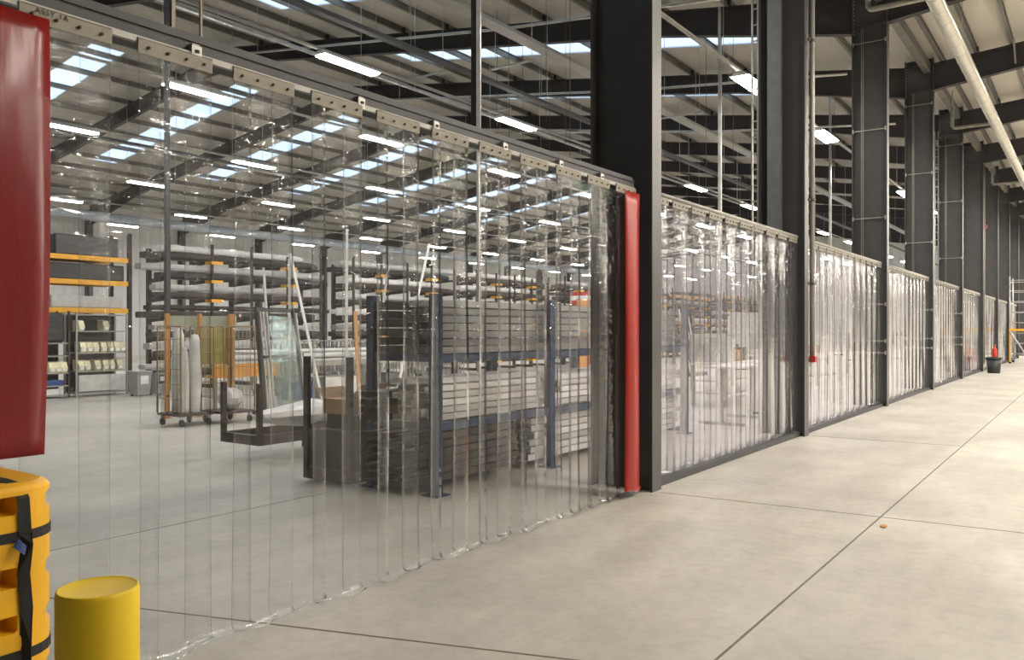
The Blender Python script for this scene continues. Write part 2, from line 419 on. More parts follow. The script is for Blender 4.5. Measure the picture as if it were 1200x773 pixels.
def rafters(y, n):
    def rz(x): return zsheet(x) - .2
    W = [(XB, 7.94, rz(XB)), (-9.0, rz(-9) - .56, rz(-9)), (RIDGE + 1.6, rz(RIDGE + 1.6) - .56, rz(RIDGE + 1.6)), (RIDGE, rz(RIDGE) - .75, rz(RIDGE)),
         (RIDGE - 1.6, rz(RIDGE - 1.6) - .56, rz(RIDGE - 1.6)), (-43, rz(-43) - .56, rz(-43)), (WALLX + .4, 7.7, rz(WALLX + .4))]
    def web(mb, W, b=.19):
        for (xa, la, ua), (xb, lb, ub) in zip(W[:-1], W[1:]):
            for q, w in (((la, ua, lb, ub), .012), ((la - .018, la, lb - .018, lb), b), ((ua - .018, ua, ub - .018, ub), b)):
                mb.raw([(xa, y - w / 2, q[0]), (xb, y - w / 2, q[2]), (xb, y + w / 2, q[2]), (xa, y + w / 2, q[0]), (xa, y - w / 2, q[1]), (xb, y - w / 2, q[3]), (xb, y + w / 2, q[3]), (xa, y + w / 2, q[1])],
                       [(0, 3, 2, 1), (4, 5, 6, 7), (0, 1, 5, 4), (1, 2, 6, 5), (2, 3, 7, 6), (3, 0, 4, 7)], M['rafter'])
    mb = MB(); web(mb, W)
    x = -5.3
    while x > WALLX + 1:                                   # purlin cleats and brace bolts
        if abs(x - RIDGE) > .4: mb.box(x - .05, x + .05, y - .05, y + .05, rz(x) - .001, rz(x) + .17, M['rafter'])
        x -= 1.72
    struct(mb.build('rafter'), 'black steel roof rafter rising from the %s column to the ridge' % n if n else 'black steel roof rafter rising to the ridge', 'rafter', None if n else 'rafters beyond the visible columns')
    mb = MB(); web(mb, [(XF, 8.05, rz(XF)), (-1.2, rz(-1.2) - .60, rz(-1.2)), (20, rz(20) - .5, rz(20))])
    for x in (-2.56, -.96, .64): mb.box(x - .05, x + .05, y - .05, y + .05, rz(x) - .001, rz(x) + .17, M['rafter'])
    for x in (-1.7, -.1):                                   # angle braces down from the purlins
        mb.bar((x, y - .35, rz(x) + .05), (x + .02, y - .03, rz(x) - .5), .04, .04, M['galv_dull'])
    struct(mb.build('rafter'), 'black haunched rafter reaching over the aisle from the %s column' % n if n else 'black haunched rafter reaching over the aisle', 'rafter', None if n else 'aisle rafters beyond the visible columns')
for i, y in enumerate(BAYS):
    n = ''
    for j, yc in enumerate(YCOL[1:]):
        if abs(y - yc) < .01: n = ORD[j + 1]
    if y > -9 and y < YEND - 1 and abs(y - 6.71) > .01 and not (y < 5): rafters(y, n)
# side wall columns
for y in BAYS:
    if 5 < y < YEND:
        mb = MB(); hsec(mb, WALLX + .01, WALLX + .55, y, .22, 0, 8.6, M['steel'])
        struct(mb.build('column'), 'dark steel column standing against the pale wall behind the storage racks', 'column', 'columns along the far wall')

# header beams above the curtains and floor sills -----------------------------------------
mb = MB(); mb.box(XC - .16, XC - .03, .2, 7.27, 2.975, 3.075, M['header'])
mb.box(XC - .045, XC - .02, .2, 7.22, 3.05, 3.09, M['header'])
for y in (2.42, 3.55, 4.25, 5.05, 5.85, 6.55): mb.box(XC - .03, XC + .012, y - .02, y + .02, 2.97, 3.03, M['alu'])
hb = struct(mb.build('header_beam'), 'dark steel beam carrying the track of the nearest clear curtain', 'beam')
for y, kind in ((2.42, 0), (3.55, 1), (4.25, 0), (5.05, 1), (5.85, 0), (6.55, 1)):
    o = MB().box(XC + .013, XC + .018, y - .028, y + .028, 2.955, 3.02, M['paper']); o.lathe((XC + .02, y, 2.985), [(.012, 0), (.012, .012)], M['bolt'], 10)
    o.build('fixing_plate', hb)
NB = 8
for i in range(NB):
    y0, y1 = YCOL[i] + .1, YCOL[i + 1] - .12
    struct(MB().box(XC - .045, XC + .045, y0, y1 + .1, 0, .065, M['header']).build('trim_%d' % (6 + i)), 'grey steel floor sill under the %s bay of clear strips beyond the red strip' % ORD[i], 'floor sill')
# drop rods and drop posts from the roof
def drop(x, y, z0, label, w=.045, m='header'):
    struct(MB().box(x - w / 2, x + w / 2, y - w / 2, y + w / 2, z0, zsheet(x) - .2, M[m]).build('hanger_rod'), label, 'hanger')
drop(XC - .1, 4.83, 3.075, 'slotted steel hanger from the roof down to the beam of the nearest curtain', .05)
drop(XC - .1, 2.36, 3.075, 'thin black hanger rod with a ring, over the nearest curtain beam', .02, 'bolt')
drop(XC - .1, 2.52, 3.075, 'thin black hanger rod beside the ringed one over the nearest beam', .012, 'bolt')
drop(-13.72, 8.46, 1.902, 'grey service post dropping from the roof onto an orange post', .075, 'header')
drop(-8.0, 10.3, 0.0, 'grey service post dropping from the roof behind the blue rack', .05, 'galv')
drop(-7.2, 18.5, 0.0, 'grey service post seen through the second bay', .07, 'galv')
drop(-7.0, 27.5, 0.0, 'grey service post seen above the third bay', .07, 'galv')

# ------------------------------------------------------------------ strip curtains
def strip_mesh(width, ztop, zbot, seed, rip=False, curl=0., red=False, bow=.012, lean=0., sway=None, far=False, nz=26, nx=6):
    """one hanging strip, local y across its width, closed sheet 4 mm thick"""
    r = random.Random(seed)
    p1, p2, p3 = (r.uniform(0, 6.28) for _ in range(3)); f1, f2 = r.uniform(1.2, 2.4), r.uniform(3.5, 6)
    a1, a2 = r.uniform(.003, .007), r.uniform(.001, .002)
    sway = r.uniform(-.015, .006) if sway is None else sway; twist = r.uniform(-.006, .006)
    L = ztop - zbot; T = .0032
    path = []
    for i in range(nz + 1):
        t = i / nz; path.append((lean * t, ztop - L * t, t))
    if curl:
        rad = .045 + r.uniform(0, .02)
        path = [(0., ztop - (L - rad) * i / nz, i / nz) for i in range(nz + 1)]
        for k in range(1, 6):
            a = curl * k / 5; path.append((rad * (1 - math.cos(a)), zbot + rad - rad * math.sin(a), 1.))
        path.append((path[-1][0] + .012 + r.uniform(0, .02), path[-1][1] - .002, 1.))
    def pt(i, j, side):
        dx, z, t = path[i]; u = j / nx * 2 - 1
        fade = min(1, (ztop - z) / .35)
        b = bow * (1 - u * u) * (.6 + .4 * math.sin(f1 * z + p1))
        w = a1 * math.sin(f1 * z + p1 + u * 1.2) + a2 * math.sin(f2 * z + p2 + 2.2 * u) + twist * u * t
        if rip: w += .0035 * math.sin(z * 2 * PI / .085 + p3 + u) * max(0, min(1, (z - 1.5) / .5))
        lift = 0
        if i > nz: lift = .012 * (1 + math.sin(3.1 * u + p2)) * (i - nz) / 6
        return (dx + (b + w) * fade + side * T / 2, u * width / 2 + sway * t * t, z + lift + (abs(side) - side) * 0)
    n = len(path); vs = []; fs = []; fe = []
    for side in (-1, 1):
        for i in range(n):
            for j in range(nx + 1): vs.append(pt(i, j, side))
    q = n * (nx + 1)
    def idx(sd, i, j): return sd * q + i * (nx + 1) + j
    for i in range(n - 1):
        for j in range(nx):
            fs.append((idx(0, i, j), idx(0, i, j + 1), idx(0, i + 1, j + 1), idx(0, i + 1, j)))
            fs.append((idx(1, i, j), idx(1, i + 1, j), idx(1, i + 1, j + 1), idx(1, i, j + 1)))
        fe.append((idx(0, i, 0), idx(0, i + 1, 0), idx(1, i + 1, 0), idx(1, i, 0)))
        fe.append((idx(0, i, nx), idx(1, i, nx), idx(1, i + 1, nx), idx(0, i + 1, nx)))
    for j in range(nx):
        fe.append((idx(0, 0, j), idx(1, 0, j), idx(1, 0, j + 1), idx(0, 0, j + 1)))
        fe.append((idx(0, n - 1, j), idx(0, n - 1, j + 1), idx(1, n - 1, j + 1), idx(1, n - 1, j)))
    mb = MB()
    if red: mb.raw(vs, fs + fe, M['red_bright' if red == 'bright' else 'red_pvc'], True)
    else:
        b = len(mb.v); mb.v += vs
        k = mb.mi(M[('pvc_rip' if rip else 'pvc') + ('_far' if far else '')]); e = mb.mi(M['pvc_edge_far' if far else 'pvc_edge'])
        for f in fs: mb.f.append(f); mb.m.append(k); mb.sm.append(True)
        for f in fe: mb.f.append(f); mb.m.append(e); mb.sm.append(False)
    return mb

def hook_plate(w):
    mb = MB(); mb.prism([(-.004, -.036), (.004, -.036), (.010, .028), (.002, .038), (-.006, .036)], -w / 2, w / 2, 'y', M['plate'])
    for k in range(4):
        y = -w / 2 + w * (k + .5) / 4; mb.tube([(.004, y, -.004), (.018, y, -.004)], .0075, M['bolt'], 8)
    return mb

def curtain(i, y0, y1, label, pitch=.5225, pw=.397, sw=.385, zt=2.93, first=False):
    c = thing('strip_curtain', label, 'strip curtain', (XC, (y0 + y1) / 2, 0))
    my = (y0 + y1) / 2
    mb = MB()
    mb.box(-.014, .012, y0 - my - (0 if not first else 1.2), y1 - my, 2.955, 2.985 if first else 3.0, M['alu'])
    if not first: mb.tube([(.0, y0 - my, 3.0), (.0, y1 - my + .02, 3.0)], .026, M['alu'], 10)
    mb.build('track_rail', c)
    n = int((y1 - y0 - pw) / pitch + .999) + 1 if not first else 11
    pit = pitch if first else (y1 - y0 - pw) / (n - 1)
    pl = hook_plate(pw).build('hook_plate', c)
    for k in range(n):
        yc = y0 + pw / 2 + k * pit - my
        p = pl if k == 0 else pl.copy()
        if k: COL.objects.link(p); p.parent = c
        p.location = (.012, yc, 2.94)
        sd = i * 100 + k
        zb = .0 if first else .068
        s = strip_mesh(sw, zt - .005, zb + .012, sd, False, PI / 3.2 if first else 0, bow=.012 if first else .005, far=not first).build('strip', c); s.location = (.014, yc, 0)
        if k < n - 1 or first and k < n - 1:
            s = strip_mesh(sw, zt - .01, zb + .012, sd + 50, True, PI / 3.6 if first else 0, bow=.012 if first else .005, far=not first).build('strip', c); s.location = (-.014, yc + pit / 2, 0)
    return c
c1 = curtain(0, 1.589, 7.21, 'wide clear plastic strip curtain between the two red strips, nearest to the viewer', first=True)
# hand lettering on its first hook plate
cu = bpy.data.curves.new('marker_writing', 'FONT'); cu.body = 'ASSY 1A'; cu.size = .034; cu.extrude = .0004; cu.space_character = 1.15
cu.materials.append(M['ink'])
t = bpy.data.objects.new('marker_writing', cu); COL.objects.link(t); t.parent = c1
t['kind'] = 'stuff'; t.rotation_euler = (PI / 2, 0, PI / 2); t.location = (.0245, 1.65 - (1.589 + 7.21) / 2, 2.945)
ct = ['', 'clear strip curtain between the first and the second dark column', 'clear strip curtain between the second and the third dark column', 'clear strip curtain between the third and the fourth dark column',
      'clear strip curtain between the fourth and the fifth dark column', 'clear strip curtain between the fifth and the sixth dark column, behind the black rubbish bin', 'clear strip curtain between the sixth and the seventh dark column',
      'clear strip curtain between the seventh and the eighth dark column, by the scaffold tower', 'clear strip curtain past the eighth dark column, hidden mostly by the scaffold tower']
for i in range(NB): curtain(i + 1, YCOL[i] + .1, YCOL[i + 1] - .12, ct[i + 1])
# red end strips
rs = thing('red_strip', 'dark red plastic strip hanging above the yellow barrier at the near end of the curtain', 'strip', (XC + .04, 1.42, 0))
strip_mesh(.42, 2.925, 1.08, 901, red=True, bow=.03, lean=.05, sway=-.045).build('strip', rs, (0, .07, 0))
strip_mesh(.36, 2.90, 1.08, 902, red=True, bow=.02, lean=.05, sway=-.04).build('strip', rs, (.05, -.17, 0))
RS2 = 1
rs2 = thing('red_strip', 'bright red full height plastic strip beside the first dark column', 'strip', (XC + .055, 7.07, 0))
strip_mesh(.30, 2.92, .02, 903, red='bright', bow=.03, curl=PI / 8).build('strip', rs2)

# ------------------------------------------------------------------ foreground: barrier, bollard
b = thing('column_guard_barrier', 'yellow moulded plastic column guard with black straps under the dark red strip', 'barrier', (-3.357, 1.125, 0))
def rr(hx, hy, r, z, n=6):
    o = []
    for cx, cy, a0 in ((hx - r, hy - r, 0), (-hx + r, hy - r, PI / 2), (-hx + r, -hy + r, PI), (hx - r, -hy + r, 1.5 * PI)):
        for k in range(n + 1):
            a = a0 + PI / 2 * k / n; o.append((cx + r * math.cos(a), cy + r * math.sin(a), z))
    return o
Hh = 1.07; hw = .34
GROOVES = [(.04, .10), (.22, .29), (.37, .43), (.56, .62), (.715, .785), (.965, 1.03)]
def guard_ring(z, inset=0, pocket=False):
    o = []
    for x, y, _ in rr(hw - inset, hw - inset, .15 - min(inset, .1), z, 12): o.append([x, y, z])
    # four points along each straight side so that pockets can be let into the faces
    pts = []
    n = len(o)
    for i in range(n):
        p, q = o[i], o[(i + 1) % n]; pts.append(p)
        if abs(p[0] - q[0]) + abs(p[1] - q[1]) > .2:
            for f in (.03, .06, .94, .97): pts.append([p[0] + (q[0] - p[0]) * f, p[1] + (q[1] - p[1]) * f, z])
    if pocket:
        for p in pts:
            for ax in (0, 1):
                ot = 1 - ax
                lim = .168 if ax == 0 else .315
                if abs(p[ot]) < lim and abs(p[ax]) > hw - .1:
                    p[ax] = math.copysign(hw - (.085 if ax == 0 else .055), p[ax])
    return pts
rings = [guard_ring(0, .0)]
for z0, z1 in GROOVES:
    rings += [guard_ring(z0, 0), guard_ring(z0 + .008, .0, True), guard_ring(z1 - .018, 0, True), guard_ring(z1, 0)]
rings += [guard_ring(1.045, 0), guard_ring(1.06, .012), guard_ring(Hh - .002, .03), guard_ring(Hh, .06)]
MB().loft(rings, M['yel_plastic']).build('guard_body', b)
def hoop(z, w=.035):
    mb = MB(); a = rr(hw + .004, hw + .004, .154, 0); q = rr(hw - .004, hw - .004, .146, 0); n = len(a)
    vs = [(x, y, z - w / 2) for x, y, _ in a] + [(x, y, z + w / 2) for x, y, _ in a] + [(x, y, z - w / 2) for x, y, _ in q] + [(x, y, z + w / 2) for x, y, _ in q]
    fs = []
    for i in range(n):
        j = (i + 1) % n
        fs += [(i, j, n + j, n + i), (2 * n + j, 2 * n + i, 3 * n + i, 3 * n + j), (n + i, n + j, 3 * n + j, 3 * n + i), (j, i, 2 * n + i, 2 * n + j)]
    return mb.raw(vs, fs, M['strap'])
hoop(.89).build('strap', b); hoop(.48).build('strap', b)
mb = MB()
pts = [(-.2, .14, Hh + .006), (hw - .10, .17, Hh + .006), (hw - .03, .19, Hh - .006), (hw + .006, .195, Hh - .05), (hw + .009, .2, .9), (hw + .012, .205, .86), (hw + .008, .195, .76), (hw + .008, .205, .64), (hw + .010, .20, .5), (hw + .006, .20, .02)]
tw = [0, 0, 0, 0, .1, .9, .2, .1, .9, .4]
rings = []
for k, p in enumerate(pts):
    a = Vector(pts[max(k - 1, 0)]); c_ = Vector(pts[min(k + 1, len(pts) - 1)]); d = (c_ - a).normalized(); ax = Vector((0, 1, 0)); nrm = d.cross(ax).normalized()
    ax2 = ax * math.cos(tw[k]) + nrm * math.sin(tw[k]); n2 = d.cross(ax2).normalized()
    rings.append([Vector(p) + ax2 * sx * .02 + n2 * sy * .002 for sx, sy in ((-1, -1), (1, -1), (1, 1), (-1, 1))])
mb.loft(rings, M['strap']); mb.build('strap', b)
st = MB().loft([[Vector((hw + .012, .185 - .004 * k, .875 - .011 * k + .004 * k * k * .3)) + Vector(q) for q in ((0, -.012, .012), (.004, -.012, .012), (.012 + .006 * k, .012, -.016), (.006 + .006 * k, .012, -.016))] for k in range(5)], M['blue_strap']).build('strap_end', b)
st['label'] = 'blue loose strap end'

bo = thing('bollard', 'yellow painted round steel bollard standing beside the yellow column guard', 'bollard', (-2.04, 1.07, 0))
MB().lathe((0, 0, 0), [(.096, 0), (.096, .945), (.094, .955), (.090, .957), (.088, .955), (.086, .954), (.02, .954), (.001, .954)], M['yel_paint'], 48).build('post', bo)
MB().lathe((0, 0, 0), [(.15, 0), (.15, .012), (.105, .012), (.105, .03), (.1005, .03)], M['yel_paint'], 32).build('base_plate', bo)

# floor litter
tag(MB().loft([[(-1.41 + .028 * math.cos(a) * q, 7.18 + .05 * math.sin(a) * q, z) for a in [PI * 2 * k / 10 for k in range(10)]] for q, z in ((.8, .001), (1, .006), (.7, .014), (.25, .012))], M['leaf']).build('dry_leaf'), 'small brown curled leaf lying on the aisle floor near the long joint', 'leaf')
tag(MB().box(-2.76, -2.66, 7.44, 7.5, .0005, .004, M['tape']).build('tape_scrap'), 'small brown tape scrap stuck on the cross joint near the first column', 'tape')

# ------------------------------------------------------------------ services hanging from the roof
def lamp_proto(name, w, l, key, hang=.09):
    t = thing(name, '', 'lamp')
    MB().prism([(-w / 2, 0), (w / 2, 0), (w * .3, .07), (-w * .3, .07)], -l / 2, l / 2, 'y', M['white']).build('housing', t, (0, 0, .002))
    hg = MB()
    for y in (-l * .3, l * .3): hg.box(-.012, .012, y - .012, y + .012, .06, hang, M['galv'])
    hg.build('hanger', t)
    d = MB().prism([(-w / 2 + .01, 0), (-w * .36, -.03), (w * .36, -.03), (w / 2 - .01, 0)], -l / 2 + .02, l / 2 - .02, 'y', M[key]).build('diffuser', t)
    return t
lp = lamp_proto('linear_lamp', .30, 1.55, 'lamp', .084)  # drawn wider than the fitting, so its shape takes in the glow
ROWS = [(-6.18, 'nearest to the columns'), (-12.4, 'second from the columns'), (-16.6, 'third from the columns'), (-22.4, 'fourth from the columns'), (-28.6, 'fifth from the columns'), (-35.0, 'sixth from the columns'), (-41.0, 'closest to the far wall')]
ZL = 7.0
used = False
def trunk(x, y0, y1, z, w, h, label, m='galv_dull', name='lighting_trunking'):
    t = thing(name, label, 'trunking', (x, y0, z))
    MB().box(-w / 2, w / 2, 0, y1 - y0, .0, h, M[m]).build('rail', t)
    y = y0 + 1.2; 
    hm = None
    while y < y1:
        zz = zsheet(x) - .2
        if hm is None: hm = MB().tube([(0, 0, h), (0, 0, zz - z)], .007, M['galv'], 5).build('hanger', t, (0, y - y0, 0))
        else:
            q = hm.copy(); COL.objects.link(q); q.parent = t; q.location = (0, y - y0, 0)
        y += 5.93
    return t
for ri, (x, nm) in enumerate(ROWS):
    ys = [11.82 + 5.93 * k for k in range(0, 13)] if ri < 2 else [10.95 + 5.93 * k for k in range(-1, 13)]
    if ri == 1: ys = [11.65 + 5.93 * k for k in range(-1, 13)]
    trunk(x, 3.0, 85, ZL + .085, .07, .05, 'pale lighting trunking carrying the lamp row %s' % nm)
    for y in ys:
        o = lp if not used else dup(lp)
        used = True
        o.location = (x, y, ZL); o.scale.x = 1.4 if ri == 0 else 1.; o['label'] = 'white linear lamp in the hanging row %s' % nm; o['group'] = 'linear lamps in the row %s' % nm  # nearest row stretched wider still to stand in for glow
trunk(-11.1, 4.0, 85, 7.15, .16, .08, 'blue grey channel running under the roof between the first two lamp rows', 'header', 'cable_tray')
trunk(-9.7, 4.0, 85, 7.6, .3, .07, 'broad pale cable tray between the columns and the second lamp row', 'alu', 'cable_tray')
trunk(-14.6, 3.0, 85, 7.9, .09, .06, 'thin pale conduit run between the second and the third lamp row', 'galv', 'conduit_run')
trunk(-25.5, 3.0, 85, 7.6, .2, .08, 'dark cable tray below the roof ridge', 'header', 'cable_tray')
for y, n in ((15.2, 'first'), (21.2, 'second'), (27.2, 'third')):
    t = thing('crossing_pipe', 'thin grey pipe crossing under the rafters of the racking hall, %s from the viewer' % n, 'pipe', (-5, y, 0))
    MB().tube([(0, 0, 7.9), (-6, 0, 8.5), (-17, 0, 10.0)], .035, M['galv'], 8).build('pipe', t)
    for dx, z in ((-3, 8.2), (-9, 8.909), (-15, 9.727)): MB().tube([(dx, 0, z), (dx, 0, zsheet(-5 + dx) - .2)], .006, M['galv'], 5).build('hanger', t)
wires = [(-8.2, 13.4, 4.9), (-8.8, 15.4, 5.6), (-9.2, 14.1, 5.9), (-10.4, 16.8, 6.0), (-11.5, 16.0, 6.2), (-12.9, 17.4, 6.4), (-9.9, 19.8, 5.8), (-8.4, 20.6, 5.2), (-7.4, 19.9, 6.0), (-13.6, 19.6, 6.6), (-12.0, 21.6, 6.2), (-10.8, 23.2, 6.0), (-7.1, 22.8, 5.6), (-8.9, 25.5, 6.1), (-14.8, 22.9, 6.9), (-6.6, 26.4, 5.9)]
wm = None
for x, y, z in wires:
    L = zsheet(x) - .2 - z
    o = MB().tube([(0, 0, 0), (0, 0, L)], .006, M['bolt'], 5).build('hanging_wire', None, (x, y, z)); tag(o, 'thin dark wire hanging from a roof purlin of the racking hall', 'wire', 'thin wires hanging from the roof')
for x, y, z in ((-12.9, 14.6, 7.6), (-10.6, 14.9, 7.5), (-14.4, 19.3, 8.0), (-9.0, 20.4, 7.3), (-12.2, 22.6, 7.7), (-8.2, 26.2, 7.5)):
    t = thing('trapeze_hanger', 'short grey bar hung level on two thin rods under the rafters', 'hanger', (x, y, z), 0, 'short hung bars under the roof')
    MB().box(-.6, .6, -.02, .02, 0, .04, M['galv']).build('bar', t)
    for dx in (-.5, .5): MB().tube([(dx, 0, .04), (dx, 0, zsheet(x + dx) - .01 - z)], .006, M['galv'], 5).build('hanger', t)
fd = thing('fabric_duct', 'long pale blue round duct along the top of the far wall', 'duct', (-45.2, 0, 7.9))
MB().tube([(0, 4, 0), (0, 85, 0)], .28, M['fabric'], 16).build('duct', fd)
for y in range(6, 84, 6): MB().tube([(0, y, .28), (0, y, zsheet(-45.2) - 7.9)], .008, M['galv'], 5).build('hanger', fd)

# aisle: round spiral duct with branch pipes
sd = thing('spiral_duct', 'long shiny round spiral duct hanging along the aisle roof', 'duct', (-2.46, 0, 7.78))
mb = MB(); mb.tube([(0, 8, 0), (0, 75, 0)], .145, M['duct'], 20)
mb.build('duct_pipe', sd)
for k in range(12): MB().tube([(0, 9 + k * 5.93, .145), (0, 9 + k * 5.93, zsheet(-2.46) - 7.78 - .01)], .008, M['galv'], 5).build('hanger', sd)
rg = None
for k in range(62):
    y = 8.5 + k * .75
    if rg is None:
        m_ = MB(); n = 20
        m_.loft([[(r * math.cos(2 * PI * j / n), yy, r * math.sin(2 * PI * j / n)) for j in range(n)] for r, yy in ((.144, -.02), (.152, -.014), (.152, .014), (.144, .02))], M['galv'], True)
        rg = m_.build('seam_ring', sd, (0, y, 0))
    else:
        q = rg.copy(); COL.objects.link(q); q.parent = sd; q.location = (0, y, 0)
for i, y in enumerate((16.9, 28.3, 40.2)):
    t = thing('branch_pipe', 'bent pale pipe joining the spiral duct, %s along the aisle' % ORD[i], 'pipe', (-2.6, y, 7.78))
    pts = [(-.012, 0, 0), (-.9, 0, 0)] + [(-.9 - .1 * math.sin(a), 0, .1 - .1 * math.cos(a)) for a in (.4, .8, 1.2, 1.57)] + [(-1.0, 0, .62)]
    MB().tube(pts, .05, M['galv_dull'], 10).build('pipe', t)
    MB().tube([(-1.0, 0, .62), (-1.0, 0, .66)], .075, M['galv_dull'], 10).build('collar', t)
    MB().tube([(-1.0, 0, .66), (-1.0, 0, zsheet(-3.6) - 7.785)], .012, M['galv'], 6).build('hanger', t)

# aisle lamps (out of the frame, above and behind the right side)
hp = lamp_proto('high_bay_lamp', .42, 1.5, 'lamp_hall', 1.2)
n = 0
for x in (1.6, 6.0, 11.5):
    for k in range(14):
        o = hp if n == 0 else dup(hp)
        o.location = (x, 7.5 + 5.93 * k, 7.9); n += 1
        o['label'] = 'wide aisle lamp outside the picture, %s' % ('row by the duct' if x < 2 else 'outer rows'); o['group'] = 'aisle lamps %s' % ('of the row by the duct' if x < 2 else 'of the outer rows')

# pipes and cable ladder on the second column
y2 = YCOL[1]
t = thing('downpipe', 'pale vertical pipe clamped to the front of the second dark column', 'pipe', (XF + .075, y2 + .03, 0))
MB().tube([(0, 0, 1.2), (0, 0, 8.0)], .038, M['alu'], 12).build('pipe', t)
for z in (6.9, 5.95, 3.55, 2.3):
    mb = MB(); mb.lathe((0, 0, z), [(.04, -.02), (.05, -.02), (.05, .02), (.04, .02)], M['bolt'], 12); mb.cbox((-.02, -.08, z), (.03, .1, .03), M['bolt']); mb.build('clamp_mount', t)
v = MB(); v.cbox((.01, -.02, 1.16), (.10, .07, .09), M['red']); v.cbox((.0, -.09, 1.15), (.04, .08, .03), M['bolt']); v.cbox((.03, .06, 1.15), (.03, .1, .04), M['bolt'])
q = v.build('valve', t); q['label'] = 'red valve block'
MB().box(-.01, .012, -.03, .05, 1.55, 1.72, M['paper']).build('label_plate', t)
t = thing('cable_ladder', 'narrow galvanised cable ladder standing up behind the second dark column', 'cable ladder', (XB - .06, y2 - .05, 0))
for dx in (-.055, .035): MB().box(dx - .011, dx + .011, -.02, .02, 2.0, 8.2, M['galv']).build('rail', t)
rg = None
for k in range(24):
    z = 2.1 + k * .25
    if rg is None: rg = MB().box(-.05, .03, -.008, .008, -.01, .01, M['galv']).build('rung', t, (0, 0, z))
    else: q = rg.copy(); COL.objects.link(q); q.parent = t; q.location = (0, 0, z)

o = dup(t, (XB - .06, YCOL[4] - .05, 0), label='narrow galvanised cable ladder standing up behind the fifth dark column')
t = thing('conduit', 'thin pale conduit with a small red box high on the sixth dark column', 'conduit', (XF + .035, YCOL[5], 0))
MB().tube([(0, 0, .3), (0, 0, 8.0)], .025, M['alu'], 8).build('pipe', t)
q = MB().cbox((.03, .06, 5.6), (.1, .14, .12), M['red']).build('red_box', t)
for z in (1.5, 3.2, 4.8, 6.6): MB().cbox((-.01, 0, z), (.04, .07, .03), M['galv']).build('clamp_mount', t)
# ------------------------------------------------------------------ aisle end: black bin, extinguisher, scaffold tower
t = thing('rubbish_bin', 'black plastic rubbish bin against the curtain row at the end of the aisle', 'bin', (-3.1, 35.1, 0))
MB().lathe((0, 0, 0), [(.20, 0), (.205, .01), (.25, .55), (.245, .55), (.2, .05), (.02, .05)], M['bin_dark'], 20).build('body', t)
MB().lathe((0, 0, 0), [(.251, .52), (.275, .52), (.28, .56), (.27, .60), (.246, .60), (.246, .53)], M['bin_dark'], 20).build('rim', t)
MB().lathe((.25, -.06, .33), [(.001, 0), (.02, .0), (.02, .02), (.001, .02)], M['paper'], 8).build('sticker', t)
t = thing('fire_extinguisher', 'red fire extinguisher on a stand just behind the black rubbish bin', 'fire extinguisher', (-3.22, 36.75, 0))
MB().lathe((0, 0, .42), [(.07, 0), (.085, .02), (.085, .42), (.06, .48), (.025, .5), (.025, .53)], M['red'], 16).build('cylinder', t)
mb = MB(); mb.bar((0, 0, .94), (.02, .16, 1.02), .03, .02, M['red']); mb.bar((0, 0, .94), (0, .12, .95), .03, .015, M['red']); mb.build('handle', t)
mb = MB(); mb.box(-.1, .1, -.1, .1, 0, .02, M['rubber']); mb.box(-.02, .02, .02, .05, .02, .46, M['red']); mb.box(-.09, .09, -.09, .09, .4, .42, M['red']); mb.build('stand', t)
t = thing('scaffold_tower', 'aluminium scaffold tower with a yellow platform at the far end of the aisle', 'scaffold', (-2.55, 46.3, 0))
X0, X1, Y0, Y1 = -.8, .8, -.9, .9
for x in (X0, X1):
    for y in (Y0, Y1):
        MB().tube([(x, y, .13), (x, y, 4.15)], .028, M['galv'], 8).build('upright', t)
        w = MB(); w.lathe((0, 0, 0), [(.02, -.02), (.065, -.02), (.065, .02), (.02, .02)], M['rubber'], 12)
        o = w.build('caster', t, (x, y, .066)); o.rotation_euler.x = PI / 2
for y in (Y0, Y1):
    for k in range(8): MB().tube([(X0, y, .45 + k * .5), (X1, y, .45 + k * .5)], .02, M['galv'], 6).build('rung', t)
for x in (X0, X1):
    for z in (.45, 1.6, 2.9, 3.9): MB().tube([(x, Y0, z), (x, Y1, z)], .02, M['galv'], 6).build('ledger', t)
MB().tube([(X0, Y0, .5), (X0, Y1, 2.4)], .018, M['galv'], 6).build('brace', t)
MB().tube([(X0 - .02, Y0 - .02, 1.62), (X0 + .9, Y0 - .5, .05)], .025, M['white'], 6).build('outrigger', t)
q = MB().box(X0, X1, Y0 - .03, Y1, 1.55, 1.66, M['arm']).build('platform', t)
q = MB().box(X0 - .03, X0 + .03, Y0 - .05, Y0 - .03, .1, 1.7, M['arm']).build('ladder_rail', t)

# ------------------------------------------------------------------ blue profile rack behind the nearest curtain
RX0, RX1 = -6.05, -5.2
FR = [6.02, 8.05, 10.0, 11.9]
t = thing('profile_rack', 'long blue steel rack full of metal profiles behind the nearest clear curtain', 'rack', (0, 0, 0))
for y in FR:
    for x in (RX0, RX1):
        mb = MB(); mb.box(x - .045, x + .045, y - .05, y + .05, .012, 1.95, M['blue'])
        for z in (.5, .9, 1.2, 1.6): mb.cbox((x + .046, y, z), (.006, .02, .04), M['bolt'])
        p = mb.build('post', t)
        MB().box(x - .1, x + .1, y - .1, y + .1, 0, .012, M['blue']).build('foot_plate', p)
    for z in (.10, .70, 1.36): MB().box(RX0 + .045, RX1 - .045, y - .03, y + .03, z - .07, z, M['blue']).build('cross_beam', t)
for x in (RX0, RX1):
    for z in (.70, 1.36):
        for a, b_ in zip(FR[:-1], FR[1:]): MB().box(x - .02, x + .02, a + .05, b_ - .05, z - .08, z - .005, M['blue']).build('side_beam', t)
